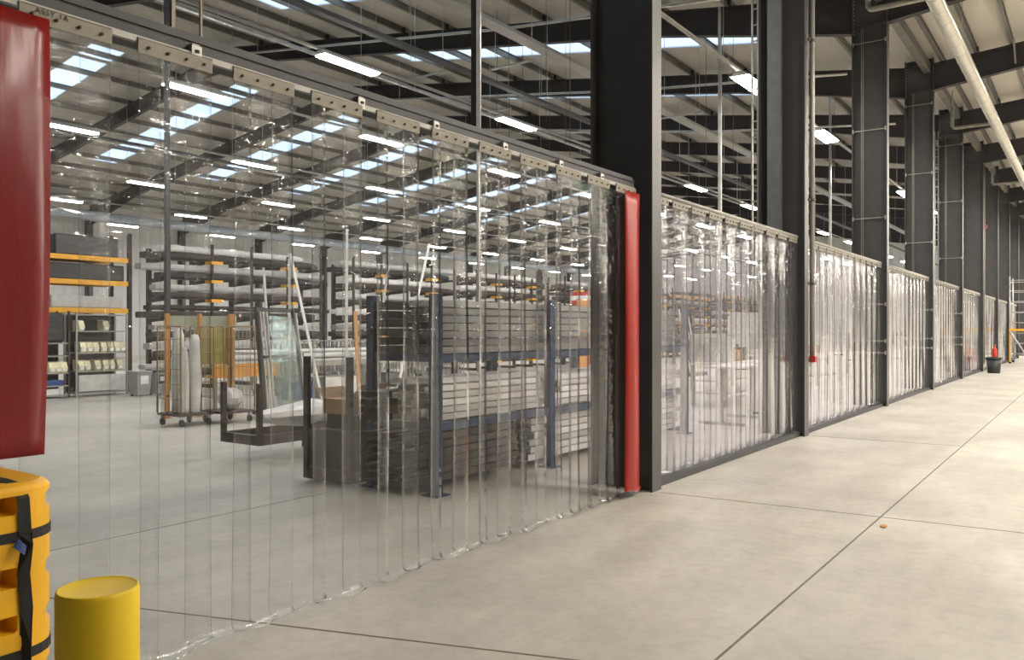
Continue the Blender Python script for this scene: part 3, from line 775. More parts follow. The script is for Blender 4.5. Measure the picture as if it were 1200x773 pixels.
def cprof(w, h, y0, y1, m, tk=.006):
    """open channel section bar lying along y with lips"""
    o = [(-w / 2, 0), (w / 2, 0), (w / 2, h), (w / 2 - w * .28, h), (w / 2 - w * .28, h - tk), (w / 2 - tk, h - tk), (w / 2 - tk, tk), (-w / 2 + tk, tk), (-w / 2 + tk, h - tk), (-w / 2 + w * .28, h - tk), (-w / 2 + w * .28, h), (-w / 2, h)]
    return MB().prism(o, y0, y1, 'y', m)
PC = {}
def bars(x0, x1, nx, z0, nz, h, y0, y1, m, jit, label, cat, group, name='metal_profile'):
    w = (x1 - x0) / nx
    for i in range(nx):
        for k in range(nz):
            key = (round(w, 3), h, m, round(y1 - y0, 2))
            if key not in PC: PC[key] = cprof(w - .018, h - .013, 0, y1 - y0, M[m]).build(name); o = PC[key]
            else: o = PC[key].copy(); COL.objects.link(o)
            o.location = (x0 + w * (i + .5) + R.uniform(-.006, .006), y0 + R.uniform(-jit, jit), z0 + k * h + .0015)
            tag(o, label, cat, group)
L1, L2, L3 = -5.98, -5.27, .0
bars(L1, L2, 3, .103, 6, .082, 5.86, 7.5, 'brown', .05, 'dark brown profile on the bottom level of the blue rack, near end', 'profile', 'dark brown profiles on the bottom level of the blue rack')
bars(L1, L2, 3, .103, 6, .082, 7.75, 11.8, 'palegrey', .1, 'pale grey profile on the bottom level of the blue rack, past the brown ones', 'profile', 'pale profiles on the bottom level of the blue rack')
bars(-5.98, -5.75, 2, .703, 4, .075, 5.75, 7.8, 'brown', .06, 'dark brown short profile on the middle level of the blue rack', 'profile', 'dark brown profiles on the middle level of the blue rack')
bars(-5.73, -5.28, 3, .703, 6, .072, 5.98, 8.0, 'white', .08, 'white profile at the near end of the middle level of the blue rack', 'profile', 'white near profiles on the middle level of the blue rack')
bars(-5.98, -5.28, 4, .703, 5, .075, 8.3, 11.85, 'white', .12, 'white profile at the far end of the middle level of the blue rack', 'profile', 'white far profiles on the middle level of the blue rack')
bars(-5.95, -5.72, 2, 1.363, 6, .088, 5.9, 7.0, 'blackp', .05, 'black profile on the top level of the blue rack', 'profile', 'black profiles on the top level of the blue rack')
bars(-5.70, -5.28, 3, 1.363, 7, .078, 6.15, 11.8, 'grey', .08, 'grey profile on the top level of the blue rack', 'profile', 'grey profiles on the top level of the blue rack')

# dark stillages left of the blue rack
def stillage(name, label, x0, x1, y0, y1, zb, ph, loc, panel=True, feet=()):
    t = thing(name, label, 'stillage', loc)
    for x in (x0, x1):
        for y in (y0, y1): MB().box(x - .028, x + .028, y - .028, y + .028, zb, ph, M['rust']).build('post', t)
    for x in (x0, x1): MB().box(x - .03, x + .03, y0 + .035, y1 - .035, zb, zb + .12, M['rust']).build('side_beam', t)
    for y in (y0, (y0 + y1) / 2, y1): MB().box(x0 + .035, x1 - .035, y - .03, y + .03, zb, zb + .12, M['rust']).build('cross_beam', t)
    if panel:
        MB().box(x0 + .035, x1 - .035, y0 - .01, y0 + .012, zb + .12, zb + .52, M['darkpanel']).build('end_panel', t)
        MB().box(x1 - .012, x1 + .01, y0 + .035, y1 - .035, zb + .12, zb + .52, M['darkpanel']).build('side_panel', t)
    for x in (x0, x1):
        for y in feet: MB().box(x - .04, x + .04, y - .04, y + .04, 0, zb, M['rust']).build('foot', t)
    return t
stillage('steel_stillage', 'dark steel post stillage with closed sides beside the near end of the blue rack', -6.85, -6.2, 5.84, 8.3, .03, 1.32, (0, 0, 0), True, (6.2, 8.0))
stillage('steel_stillage', 'low dark open stillage with two short posts in front of the leaning glass frame', -8.82, -8.12, 6.2, 9.0, .22, .96, (0, 0, 0), False, (7.5, 8.8))
for i, (y0, y1, z, th, m, lab) in enumerate(((6.0, 8.0, .152, .3, 'darkpanel', 'thick dark board stack lying low inside the closed stillage'), (5.95, 7.7, .453, .09, 'brown', 'dark brown panel on the board stack inside the closed stillage'),
                                             (6.05, 7.5, .545, .16, 'darkpanel', 'dark grey carton topmost inside the closed stillage'))):
    tag(MB().bevbox(-6.78, -6.28, y0, y1, z, z + th, .012, M[m]).build('board_pack'), lab, 'boards')
def crumple(mb, c, d, m, seed, n=7):
    r = random.Random(seed); pts = []
    rings = []
    for i in range(n + 1):
        t = i / n; ring = []
        for k in range(10):
            a = 2 * PI * k / 10; q = .5 * math.sin(PI * min(max(t, .04), .96)) ** .4
            ring.append((c[0] + d[0] * q * math.cos(a) * r.uniform(.75, 1.1), c[1] + d[1] * (t - .5), c[2] + d[2] * max(0, .5 + q * math.sin(a) * r.uniform(.7, 1.1))))
        rings.append(ring)
    return mb.loft(rings, m)
tag(crumple(MB(), (-8.45, 7.5, .345), (.58, 2.1, .34), M['film'], 3).build('film_sheet'), 'crumpled clear white film lying on the low open stillage', 'film')
tag(MB().prism([(-8.7, .345), (-8.2, .345), (-8.22, .40), (-8.45, .62), (-8.5, .62)], 8.66, 8.95, 'y', M['brown']).build('angled_board'), 'dark brown angled board standing on the low open stillage', 'board')
t = thing('open_carton', 'torn brown cardboard carton on top of the closed stillage', 'carton', (-6.58, 6.25, .706))
MB().box(-.2, .2, -.25, .25, 0, .16, M['card']).build('box', t)
for a, sx in ((.9, 1), (.5, -1)):
    MB().raw([(sx * .2, -.25, .16), (sx * .2, .25, .16), (sx * (.2 + .2 * math.cos(a)), .2, .16 + .2 * math.sin(a)), (sx * (.2 + .2 * math.cos(a)), -.2, .16 + .2 * math.sin(a)),
              (sx * .205, -.25, .165), (sx * .205, .25, .165), (sx * (.2 + .2 * math.cos(a)), .2, .165 + .2 * math.sin(a)), (sx * (.2 + .2 * math.cos(a)), -.2, .165 + .2 * math.sin(a))],
             [(0, 1, 2, 3), (7, 6, 5, 4), (0, 3, 7, 4), (1, 5, 6, 2), (2, 6, 7, 3), (0, 4, 5, 1)], M['card']).build('flap', t)
tag(crumple(MB(), (-6.52, 6.95, .708), (.4, .5, .26), M['film'], 5).build('film_ball'), 'ball of white film behind the torn carton on the closed stillage', 'film')

# ------------------------------------------------------------------ roll cages
def roll_cage(label, loc, rz):
    t = thing('roll_cage', label, 'roll cage', loc, rz)
    w, d, h = .31, .34, 1.66
    MB().box(-d, d, -w, w, .17, .21, M['rust']).build('base', t)
    for x in (-d + .06, d - .06):
        for y in (-w + .06, w - .06):
            f = MB().box(x - .03, x + .03, y - .025, y + .025, .12, .17, M['galv']).build('caster_fork', t)
            q = MB().lathe((0, 0, 0), [(.02, -.018), (.06, -.018), (.06, .018), (.02, .018)], M['rubber'], 14).build('wheel', f, (x, y, .061)); q.rotation_euler.x = PI / 2
    for nm, pts in (('side_panel', [(-d, -w), (d, -w)]), ('side_panel', [(-d, w), (d, w)]), ('back_panel', [(-d, -w), (-d, w)])):
        mb = MB(); (xa, ya), (xb, yb) = pts
        mb.tube([(xa, ya, .21), (xa, ya, h - .02), (xa, ya, h), (xb, yb, h), (xb, yb, h - .02), (xb, yb, .21)], .014, M['cage'], 6)
        for k in range(1, 6): f = k / 6; mb.tube([(xa + (xb - xa) * f, ya + (yb - ya) * f, .21), (xa + (xb - xa) * f, ya + (yb - ya) * f, h)], .005, M['cage'], 4)
        for z in (.45, .7, .95, 1.2, 1.45): mb.tube([(xa, ya, z), (xb, yb, z)], .005, M['cage'], 4)
        mb.build(nm, t)
    return t
roll_cage('brassy wire roll cage holding tall white wrapped rolls, the one nearer the orange post edge', (-12.55, 8.08, 0), .0)
roll_cage('brassy wire roll cage with a white bag, next to the leaning glass frame', (-12.35, 8.76, 0), .0)
for i, (dx, dy, r, h) in enumerate(((-.12, -.08, .11, 1.40), (.1, .08, .10, 1.30), (.13, -.14, .085, 1.1))):
    o = MB().lathe((0, 0, 0), [(r * .95, 0), (r, .03), (r * 1.04, h * .4), (r * 1.02, h * .62), (r * .92, h * .8), (r * .74, h * .93), (r * .4, h)], M['foam'], 12).jitter(.018, i).build('wrapped_roll', None, (-12.55 + dx, 8.1 + dy, .213))
    tag(o, ['tallest white wrapped roll standing in the nearer roll cage', 'middle sized white wrapped roll standing in the nearer roll cage', 'shortest white wrapped roll standing in the nearer roll cage'][i], 'roll')
tag(crumple(MB(), (-12.3, 8.78, .213), (.4, .42, .42), M['film'], 8).build('film_bag'), 'white film bag lying in the roll cage beside the glass frame', 'bag')
# orange posts with a pale green board
t = thing('orange_post_screen', 'screen of orange posts and pale green boards behind the roll cages', 'screen', (0, 0, 0))
A = Vector((-13.72, 8.46, 0)); B = Vector((-13.2, 9.44, 0))
for f, w, nm in ((0, .075, 'post'), (.5, .06, 'post'), (1, .125, 'post')):
    p = A.lerp(B, f); mb = MB(); mb.box(p.x - .03, p.x + .03, p.y - w / 2, p.y + w / 2, 0.008, 1.9, M['timber'])
    for z in (.4, 1.65): mb.cbox((p.x + .034, p.y, z), (.01, .05, .05), M['bolt'])
    q = mb.build('post', t); MB().box(p.x - .07, p.x + .07, p.y - .08, p.y + .08, 0, .008, M['timber']).build('foot', q)
MB().bar((A.x - .05, A.y, 1.76), (B.x - .05, B.y + .15, 1.76), .02, .2, M['green']).build('top_board', t)
MB().bar((A.lerp(B, .45).x - .05, A.lerp(B, .45).y, 1.3), (B.x - .05, B.y + .1, 1.3), .02, .68, M['olive']).build('lower_board', t)
# leaning frame with glass sheets
t = thing('glass_frame_trolley', 'tall grey tapered frame trolley with leaning glass sheets beside the roll cages', 'trolley', (-12.30, 9.98, 0), math.atan2(1.42, -.58) - PI / 2)
hw_ = .76
for s in (-1, 1):
    MB().bar((0, s * hw_, .1), (-.22, s * (hw_ - .1), 2.0), .07, .06, M['header'], (1, 0, 0)).build('side_post', t)
    for k in range(3):
        q = MB().bar((.05 + .035 * k, s * (hw_ - .04 - .05 * k), .14), (-.16 + .035 * k, s * (hw_ - .12 - .05 * k), 1.93), .028, .03, M['palegrey'], (1, 0, 0)).build('loose_profile', t)
MB().bar((-.22, -hw_ + .1, 1.97), (-.22, hw_ - .1, 1.97), .05, .06, M['header']).build('top_bar', t)
MB().bar((-.03, -hw_ + .04, 1.12), (-.03, hw_ - .04, 1.12), .04, .05, M['header']).build('middle_bar', t)
MB().box(-.25, .22, -hw_, hw_, .1, .16, M['header']).build('base', t)
for sx in (-.2, .17):
    for sy in (-.68, .68):
        q = MB().lathe((0, 0, 0), [(.02, -.018), (.05, -.018), (.05, .018), (.02, .018)], M['rubber'], 12).build('wheel', t, (sx, sy, .051)); q.rotation_euler.x = PI / 2
for k in range(3):
    a = -.04 + .0 * k
    mb = MB(); x0 = .13 - .03 * k; mb.bar((x0, 0, .165), (x0 - .2, 0, 1.85), 1.0 - .1 * k, .008, M['glass'], (1, 0, 0)); q = mb.build('glass_sheet', t); q['label'] = 'clear leaning glass sheet'

# orange fronted bench with wrapped bundles
t = thing('long_bench', 'long grey bench with an orange front panel behind the glass frame trolley', 'bench', (-14.9, 0, 0))
MB().box(-.4, .4, 9.95, 17.2, .90, .94, M['ltgrey']).build('bench_top', t)
q = MB().box(.36, .4, 9.95, 11.6, .62, .895, M['orange']).build('front_panel', t); q['label'] = 'orange front panel'
MB().box(.36, .4, 11.75, 17.2, .78, .895, M['shelf']).build('front_panel', t)
for y in (10.05, 12.4, 14.8, 17.1):
    for x in (-.35, .32): MB().box(x - .03, x + .03, y - .03, y + .03, 0, .9, M['shelf']).build('leg', t)
for i, (dx, y0, y1, r, z, lab) in enumerate(((.2, 10.0, 13.8, .075, .945, 'white film wrapped profile bundle on the front of the long bench, near end'), (.2, 13.9, 17.1, .07, .945, 'white film wrapped profile bundle on the front of the long bench, far end'),
                                            (-.05, 10.2, 16.5, .08, .945, 'long white film wrapped bundle at the middle of the long bench'), (.08, 10.4, 15.5, .06, 1.07, 'thin white film wrapped bundle lying on top of two others on the long bench'))):
    rings = []
    nn = 10
    for k in range(nn + 1):
        y = y0 + (y1 - y0) * k / nn; e = .8 if k in (0, nn) else R.uniform(.9, 1.08)
        rings.append([(-14.9 + dx + r * e * 1.3 * math.cos(a), y, z + r * .85 + r * .85 * e * max(-.98, math.sin(a))) for a in [2 * PI * j / 10 for j in range(10)]])
    tag(MB().loft(rings, M['film']).build('wrapped_bundle'), lab, 'bundle')
tag(MB().bevbox(-15.2, -14.7, 12.2, 12.75, .0, .42, .02, M['bluebox']).build('blue_crate'), 'blue plastic crate under the long bench', 'crate')
tag(MB().bevbox(-15.2, -14.6, 13.0, 14.0, .0, .5, .02, M['ltgrey']).build('grey_carton'), 'light grey carton under the long bench beside the blue crate', 'carton')
# crates of short lengths behind the bench
for i in range(6):
    y = 13.3 + 1.25 * i
    t = thing('mesh_crate', 'grey mesh crate of short profile lengths behind the long bench', 'crate', (-16.6, y, 0), 0, 'mesh crates behind the long bench')
    mb = MB()
    for z in (.1, .5, .9, 1.3): mb.box(-.4, .4, -.55, .55, z, z + .03, M['shelf'])
    for k in range(9):
        for x in (-.4, .4): mb.box(x - .01, x + .01, -.55 + k * .1375 - .01, -.55 + k * .1375 + .01, .1, 1.33, M['shelf'])
    mb.build('mesh_body', t)
    for x in (-.37, .37):
        for yy in (-.5, .5): MB().box(x - .03, x + .03, yy - .03, yy + .03, 0, .1, M['shelf']).build('foot', t)
    mb = MB()
    for k in range(26): mb.box(.1 + R.uniform(-.3, .2), .38, -.5 + (k % 9) * .11, -.42 + (k % 9) * .11, .15 + (k // 9) * .4, .42 + (k // 9) * .4 + R.uniform(-.1, .05), M['grey'] if k % 3 else M['palegrey'])
    q = mb.build('contents', t); q['kind'] = 'stuff'
# tall white laths leaning in front of the mesh crates
for i, (u, y0, ztop, lean, w, key) in enumerate(((-13.3, 10.9, 3.05, .02, .05, 'white'), (-13.1, 11.6, 3.15, -.25, .06, 'white'), (-12.9, 12.05, 3.75, .03, .065, 'white'), (-12.72, 12.27, 2.0, -.02, .10, 'timber'),
                                                 (-12.7, 12.55, 3.0, .22, .05, 'white'), (-13.4, 10.55, 2.7, -.05, .05, 'white'), (-12.5, 13.1, 3.6, .35, .06, 'white'))):
    lab = ['thin white lath standing upright left of the tilted one', 'white lath standing tilted to the left', 'broadest and tallest white lath standing upright', 'orange timber lath standing beside the broadest white lath',
           'white lath leaning right across the gap beside the timber lath', 'shortest white lath standing next to the glass frame', 'long slanting white lath reaching above the blue rack post'][i]
    t = thing('standing_lath', lab, 'lath', (u, y0, 0))
    MB().bar((0, 0, .02), (-.1, lean * ztop, ztop), w, .02, M[key], (1, 0, 0)).build('lath', t)
    MB().box(-.08, .08, -.1, .1, 0, .02, M['rust']).build('foot_plate', t)

# ------------------------------------------------------------------ shelf of cream bins, wheeled bins, left end stores
t = thing('bin_shelf', 'grey open shelf with cream picking bins at the near end of the far racks', 'shelf', (-20.0, 10.45, 0))
for y in (-.62, .62):
    for x in (-.28, .28): MB().box(x - .02, x + .02, y - .02, y + .02, 0, 2.0, M['shelf']).build('upright', t)
for z in (.10, .62, 1.06, 1.58, 1.98): MB().box(-.3, .3, -.6, .6, z - .03, z, M['shelf']).build('shelf_board', t)
MB().box(-.3, -.285, -.58, .58, .1, 1.98, M['darkpanel']).build('back_panel', t)  # added dark sheet, darkens the shelf inside in place of dark goods
MB().box(.28, .3, -.58, .58, .13, .52, M['ltgrey']).build('lower_panel', t)
BP = None
def pick_bin(loc, label, group, h=.26):
    global BP
    if BP is None:
        BP = thing('picking_bin', '', 'bin')
        mb = MB(); mb.prism([(-.15, 0), (.12, 0), (.16, .1), (.16, .13), (.14, .13), (.09, .24), (-.15, .26)], -.07, .07, 'y', M['cream']); mb.build('body', BP)
        MB().box(.162, .166, -.045, .045, .03, .10, M['paper']).build('label_card', BP)
        o = BP
    else: o = dup(BP)
    o.location = loc; o['label'] = label; o['group'] = group
for z, ys, nm in ((1.581, (-.5, .1), 'top'), (1.061, (-.45, -.3, -.15, .05, .22, .38, .52), 'middle'), (.621, (-.5, -.35, -.1, .1, .25, .45), 'bottom')):
    for y in ys: pick_bin((-19.86, 10.45 + y, z), 'cream picking bin on the %s row of the grey bin shelf' % nm, 'cream bins on the %s row' % nm)
t = thing('low_bin_shelf', 'low shelf with cream bins and a blue tray just right of the dark red strip', 'shelf', (-20.1, 9.2, 0))
for y in (-.55, .5):
    for x in (-.28, .28): MB().box(x - .02, x + .02, y - .02, y + .02, 0, 2.05, M['arm'] if y < 0 else M['rust']).build('upright', t)
MB().box(-.3, -.285, -.53, .48, .08, 2.0, M['darkpanel']).build('back_panel', t)  # added like the one above, to make this shelf dark inside
for z in (.08, .30, .60, 1.0, 1.30): MB().box(-.3, .3, -.53, .48, z - .03, z, M['shelf']).build('shelf_board', t)
for y in (-.05, .12, .26, .4): pick_bin((-19.95, 9.2 + y, .601), 'cream picking bin on the low shelf beside the blue tray shelf', 'cream bins on the low shelf')
tag(MB().bevbox(-20.2, -19.85, 8.95, 9.6, .301, .42, .02, M['bluebox']).build('blue_tray'), 'flat blue tray on the low shelf under the cream bins', 'tray')
tag(MB().bevbox(-20.25, -19.85, 8.68, 9.5, .081, .22, .02, M['paper']).build('white_tray'), 'flat white tray on the lowest board of the low shelf', 'tray')
for y0, m, lab, lid, card in ((10.93, 'bin', 'grey wheeled bin with a white paper label, left of its darker neighbour', 'bin', 'paper'), (11.4, 'bin', 'grey wheeled bin with a black framed label beside the orange post', 'bin_dark', 'blackp')):
    t = thing('wheeled_bin', lab, 'bin', (-18.9, y0, 0))
    MB().loft([[(sx * q, sy * q * .8, z) for sx, sy in ((-1, -1), (1, -1), (1, 1), (-1, 1))] for q, z in ((.19, .04), (.23, .56))], M[m]).build('body', t)
    MB().bevbox(-.25, .25, -.2, .2, .56, .61, .03, M[lid]).build('lid', t)
    MB().box(.22, .228, -.1, .1, .30, .5, M[card]).build('label_card', t)
    if card == 'blackp': MB().box(.2285, .231, -.07, .07, .35, .46, M['paper']).build('label_print', t)
    for y in (-.12, .12):
        q = MB().lathe((0, 0, 0), [(.01, -.02), (.04, -.02), (.04, .02), (.01, .02)], M['rubber'], 10).build('wheel', t, (-.12, y, .041)); q.rotation_euler.x = PI / 2
t = thing('spray_bottle_post', 'slim post with a blue and white notice and a red holder beside the orange post', 'notice', (-17.6, 11.15, 0))
MB().box(-.03, .03, -.04, .04, 0, 1.2, M['timber']).build('post', t)
q = MB().box(.03, .045, -.1, .1, 1.0, 1.45, M['paper']).build('notice', t); MB().box(.046, .05, -.07, .07, 1.15, 1.4, M['bluebox']).build('blue_print', q)
MB().box(.03, .1, -.08, .08, .78, .95, M['red']).build('holder', t)

# ------------------------------------------------------------------ far cantilever racks
LV = [.35, .87, 1.39, 1.92, 2.45, 2.98, 3.5]
def cant(y0, n, label, group=None):
    t = thing('cantilever_rack', label, 'rack', (-20.9, y0, 0))
    for k in range(n):
        y = k * 1.3
        MB().box(.93, .99, y - .03, y + .03, 0, 3.95 + R.uniform(-.15, .15), M['rust']).build('upright', t)
        MB().box(-.06, .06, y - .05, y + .05, 0, 3.8, M['rust']).build('upright', t)
        MB().box(.06, .93, y - .05, y + .05, .0, .1, M['rust']).build('foot', t)
        for z in LV:
            mb = MB(); mb.prism([(.06, z - .11), (.93, z - .06), (.93, z), (.06, z)], y - .035, y + .035, 'y', M['rust'])
            if k % 2: mb.box(.99, 1.03, y - .06, y + .30, z - .085, z + .0, M['arm']); mb.box(.70, .93, y - .05, y + .05, z - .09, z, M['arm'])
            mb.build('arm', t)
    return t
nm = ['nearest to the cream bin shelf', 'second past the cream bin shelf', 'third past the cream bin shelf', 'fourth past the cream bin shelf', 'fifth, behind the blue rack', 'sixth, behind the blue rack end', 'seventh, far down the hall', 'eighth, far down the hall', 'last, at the far end of the hall']
WB = {}
def bundle(y0, L, z, x, w, h, m, lab, grp, kind):
    key = (round(L, 1), w, h, m, R.randint(0, 1))
    if key not in WB:
        rings = []; nn = 12
        for k in range(nn + 1):
            e = .7 if k in (0, nn) else R.uniform(.85, 1.1); ox = R.uniform(-.02, .02)
            rings.append([(ox + w / 2 * e * max(-.8, min(.8, 1.2 * math.cos(a))), L * k / nn, h / 2 + h / 2 * (e if math.sin(a) > 0 else 1) * max(-1., min(1, 1.25 * math.sin(a)))) for a in [2 * PI * (j + .5) / 10 for j in range(10)]])
        WB[key] = MB().loft(rings, M[m]).build(kind); o = WB[key]
    else: o = WB[key].copy(); COL.objects.link(o)
    o.location = (x, y0, z + .002); tag(o, lab, 'bundle', grp)
lvn = ['lowest', 'second', 'third', 'fourth', 'fifth', 'sixth', 'topmost']
for r in range(9):
    y0 = 12.35 + r * 6.6
    cant(y0, 5, 'brown cantilever rack with yellow arm ends, %s' % nm[r])
    for li, z in enumerate(LV):
        for lay in (0, 1):                                  # a dark layer on the arms, a paler one on top of it
            m = R.choice(['brown', 'brown', 'brown', 'blackp', 'card'] if r > 1 else ['brown', 'brown', 'blackp']) if lay == 0 else ('film' if R.random() < (.85 if r < 2 else .5) else R.choice(['brown', 'grey', 'card']))
            word = {'film': 'white film wrapped', 'brown': 'dark brown', 'card': 'brown carton', 'grey': 'bare grey', 'blackp': 'black'}[m]
            pos = ('resting on', 'topping')[lay]
            g = '%s bundles %s the %s level of the cantilever racks' % (word, pos, lvn[li])
            bundle(y0 - .4 + R.uniform(-.2, .4), R.choice([4.8, 5.6, 6.2]) if lay else 5.8, z + (.0, .215)[lay], -20.42, (.62, .56)[lay], .19 if lay == 0 else R.choice([.14, .17, .19]), m, '%s bundle %s the %s arm level of the cantilever racks' % (word, pos, lvn[li]), g, 'profile_bundle')
# rack above the shelves at the near end, orange beams
t = thing('pallet_rack', 'pallet rack with orange beams and black wrapped goods above the bin shelves', 'rack', (-20.9, 7.2, 0))
for y in (0, 2.2, 4.35):
    for x in (-.45, .45): MB().box(x - .04, x + .04, y - .05, y + .05, 0, 4.1, M['rust']).build('upright', t)
for z in (2.15, 2.85, 3.45):
    for x in (-.45, .45):
        for a in (0.05, 2.25): MB().box(x - .03, x + .03, a, a + 2.1, z - .12, z, M['arm']).build('beam', t)
for i, (y, L, z, h, m, lab) in enumerate(((7.35, 1.9, 2.15, .42, 'blackfilm', 'black film wrapped pack on the lowest orange beams, near half'), (9.6, 1.8, 2.15, .3, 'film', 'white film pack on the lowest orange beams, far half'),
                                          (7.4, 1.9, 2.85, .38, 'blackfilm', 'black film wrapped pack on the middle orange beams, near half'), (9.55, 1.9, 2.85, .4, 'blackfilm', 'black glossy film pack on the middle orange beams, far half'),
                                          (7.4, 1.9, 3.45, .35, 'brown', 'dark brown pack on the top orange beams, near half'), (9.7, 1.6, 3.45, .5, 'blackfilm', 'tall black film pack on the top orange beams, far half'))):
    tag(MB().bevbox(-21.3, -20.5, y, y + L, z + .001, z + h, .05, M[m]).build('wrapped_pack'), lab, 'pack')
for i, (y, h) in enumerate(((7.4, .5), (8.35, .6))):
    tag(MB().bevbox(-20.6, -20.1, y, y + .8, 1.02 if i else 0.0, 1.02 + h if i else .5, .04, M['blackfilm']).build('wrapped_pack') if not i else MB().bevbox(-20.36, -19.84, 8.70, 9.65, 1.302, 2.0, .12, M['blackfilm']).build('wrapped_pack'),
        'black film pack on the floor at the near end of the low shelf' if not i else 'black glossy film pack on the upper board of the low shelf', 'pack')
# red container on the far racks
t = thing('red_container', 'red and white container standing on top of the far racks near the first column', 'container', (-18.9, 32.8, 0))
MB().box(-.6, .6, -.9, .9, 2.45, 2.95, M['red']).build('lower_body', t); MB().box(-.6, .6, -.9, .9, 2.95, 3.15, M['paper']).build('white_band', t); MB().box(-.6, .6, -.9, .9, 3.15, 3.32, M['red']).build('upper_body', t)
for y in (-.85, .85):
    for x in (-.55, .55): MB().box(x - .05, x + .05, y - .05, y + .05, 0, 2.45, M['red']).build('leg', t)

# ------------------------------------------------------------------ workshop seen through the second bay
t = thing('desk_frame', 'grey steel desk frame with a white top just behind the second bay of strips', 'desk', (-5.15, 13.3, 0))
for y in (0, 1.35):
    MB().box(-.4, .4, y - .03, y + .03, 0, .05, M['shelf']).build('foot', t); MB().box(-.03, .03, y - .03, y + .03, .05, .95, M['shelf']).build('leg', t)
MB().box(-.02, .02, .03, 1.32, .4, .45, M['shelf']).build('stretcher', t)
MB().box(-.38, .3, -.1, 1.45, .95, .985, M['ltgrey']).build('desk_top', t)
t = thing('grey_cabinet', 'plain light grey cabinet with dark tools on top by the second dark column', 'cabinet', (-5.05, 15.9, 0))
MB().box(-.3, .3, -.55, .55, .05, .92, M['ltgrey']).build('body', t)
for y in (-.275, .275):
    q = MB().box(.3, .315, y - .265, y + .265, .08, .9, M['ltgrey']).build('door', t); MB().box(.315, .335, y - .01, y + .01, .5, .62, M['galv']).build('handle', q)
MB().box(-.28, .28, -.53, .53, 0, .05, M['rubber']).build('plinth', t)
for i, (y, w, h, m, lab) in enumerate(((-.3, .3, .1, 'bluebox', 'dark blue tool case on the light grey cabinet'), (.2, .35, .16, 'card', 'brown carton on the light grey cabinet'))):
    tag(MB().bevbox(-5.2, -4.9, 15.9 + y - w / 2, 15.9 + y + w / 2, .921, .921 + h, .02, M[m]).build('tool_case' if not i else 'carton'), lab, 'case' if not i else 'carton')
def workbench(label, loc, L, rz=0.):
    t = thing('workbench', label, 'workbench', loc, rz)
    MB().box(-.4, .4, -L / 2, L / 2, .86, .91, M['ltgrey']).build('bench_top', t)
    for x in (-.35, .35):
        for y in (-L / 2 + .06, L / 2 - .06): MB().box(x - .035, x + .035, y - .035, y + .035, 0, .86, M['shelf']).build('leg', t)
    MB().box(-.36, .36, -L / 2 + .1, L / 2 - .1, .25, .29, M['shelf']).build('lower_shelf', t)
    MB().box(-.4, -.37, -L / 2, L / 2, .91, 1.5, M['shelf']).build('back_board', t)
    return t
wb = [(-6.6, 17.5, 2.4), (-8.3, 21.5, 2.6), (-6.9, 25.5, 2.6), (-9.5, 29.5, 3.0), (-12.5, 24.0, 3.0), (-7.2, 33.5, 3.0), (-10.5, 38.0, 3.0), (-7.5, 43, 3.0)]
wn = ['nearest to the second bay', 'second behind the second bay', 'third behind the second bay', 'fourth, behind the third bay', 'fifth, standing by itself deeper in the hall', 'sixth, behind the fourth bay', 'seventh, far down the hall', 'last, far down the hall']
for (x, y, L), n in zip(wb, wn):
    workbench('light grey workbench with a back board, %s' % n, (x, y, 0), L)
    kinds = [('white', .5, .5, .55), ('card', .35, .3, .25), ('ltgrey', .4, .35, .4), ('bin_dark', .3, .25, .3), ('red', .2, .2, .25), ('cream', .3, .25, .22)]
    R.shuffle(kinds)
    for j, (m, w, d, h) in enumerate(kinds[:4]):
        yy = y - L / 2 + .35 + j * (L - .5) / 4
        word = {'white': 'white machine housing', 'card': 'brown carton', 'ltgrey': 'light grey machine box', 'bin_dark': 'black tool box', 'red': 'small red box', 'cream': 'cream box'}[m]
        tag(MB().bevbox(x - d / 2, x + d / 2, yy, yy + min(w, (L - .5) / 4 - .06), .911, .911 + h, .025, M[m]).build('bench_box'), '%s on the workbench %s' % (word, n), 'box')
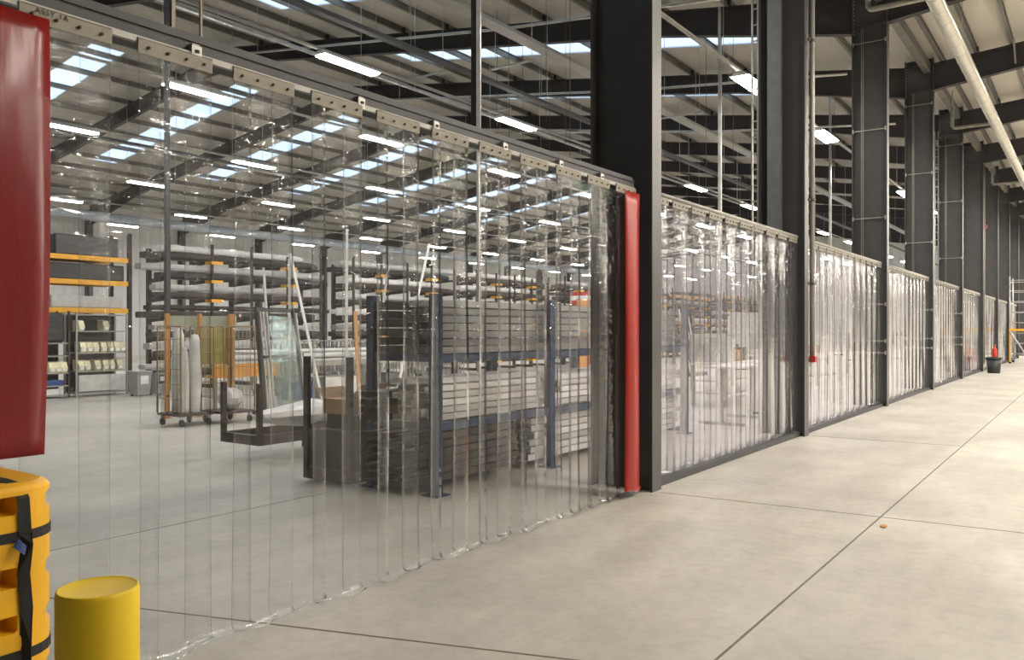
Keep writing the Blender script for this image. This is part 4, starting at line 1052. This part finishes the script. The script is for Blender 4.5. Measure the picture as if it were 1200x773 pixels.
# tall white cabinets and a dark hanging screen further back
for i, (x, y) in enumerate(((-11.5, 33), (-14.2, 40), (-10.2, 46), (-8, 52), (-13, 55))):
    t = thing('tall_cabinet', 'tall pale machine cabinet deep in the hall, %s from the blue rack' % ORD[i], 'cabinet', (x, y, 0))
    MB().box(-.6, .6, -.9, .9, .06, 2.3, M['white']).build('body', t); MB().box(.6, .62, -.8, -.02, .2, 2.1, M['ltgrey']).build('door', t); MB().box(.6, .62, .02, .8, .2, 2.1, M['ltgrey']).build('door', t)
    MB().box(-.55, .55, -.85, .85, 0, .06, M['rubber']).build('plinth', t)
for i, y in enumerate((19.6, 22.6, 27)):
    t = thing('profile_stand', 'brown stand of upright pale laths, %s past the second dark column' % ORD[i], 'stand', (-10.4 - i * .6, y, 0))
    MB().box(-.35, .35, -.7, .7, .0, .12, M['rust']).build('base', t)
    for sy in (-.68, .68): MB().box(-.33, -.27, sy - .03, sy + .03, .12, 2.2, M['rust']).build('upright', t)
    MB().box(-.33, -.27, -.65, .65, 1.5, 1.58, M['rust']).build('rail', t)
    for k in range(7): MB().bar((.1, -.55 + k * .18, .125), (-.25, -.57 + k * .18 + R.uniform(-.05, .05), R.uniform(1.8, 2.6)), .05, .02, M['white'] if k % 3 else M['card'], (1, 0, 0)).build('lath', t)
tag(MB().bevbox(-12.6, -12.45, 20.6, 21.5, 1.6, 2.6, .02, M['timber']).build('orange_board') if False else MB().bar((-16.2, 27.0, 1.4), (-16.2, 27.9, 1.4), .06, 2.8, M['timber']).build('orange_board'), 'tall orange board standing on the floor seen just past the first dark column', 'board')

# ------------------------------------------------------------------ camera, world, exposure
cam = bpy.data.cameras.new('Camera'); co = bpy.data.objects.new('Camera', cam); COL.objects.link(co)
TH = math.atan(685 / 960)
co.location = (0, 0, 1.6); co.rotation_euler = (PI / 2, 0, TH)
cam.sensor_fit = 'HORIZONTAL'; cam.sensor_width = 36.; cam.lens = 36. * 960 / 1200
cam.clip_start = .05; cam.clip_end = 300
scn.camera = co
w = bpy.data.worlds.new('World'); scn.world = w; w.use_nodes = True
bg = w.node_tree.nodes.get('Background') or w.node_tree.nodes.new('ShaderNodeBackground')
bg.inputs['Color'].default_value = (.74, .87, 1, 1); bg.inputs['Strength'].default_value = 1.45
scn.view_settings.view_transform = 'Standard'; scn.view_settings.look = 'None'
scn.view_settings.exposure = 0.12; scn.view_settings.gamma = 1.0; scn.view_settings.use_curve_mapping = False
cy = scn.cycles
cy.max_bounces = 10; cy.diffuse_bounces = 4; cy.glossy_bounces = 4; cy.transmission_bounces = 6; cy.transparent_max_bounces = 40
cy.sample_clamp_indirect = 8.; cy.use_denoising = True; cy.caustics_reflective = False; cy.caustics_refractive = False
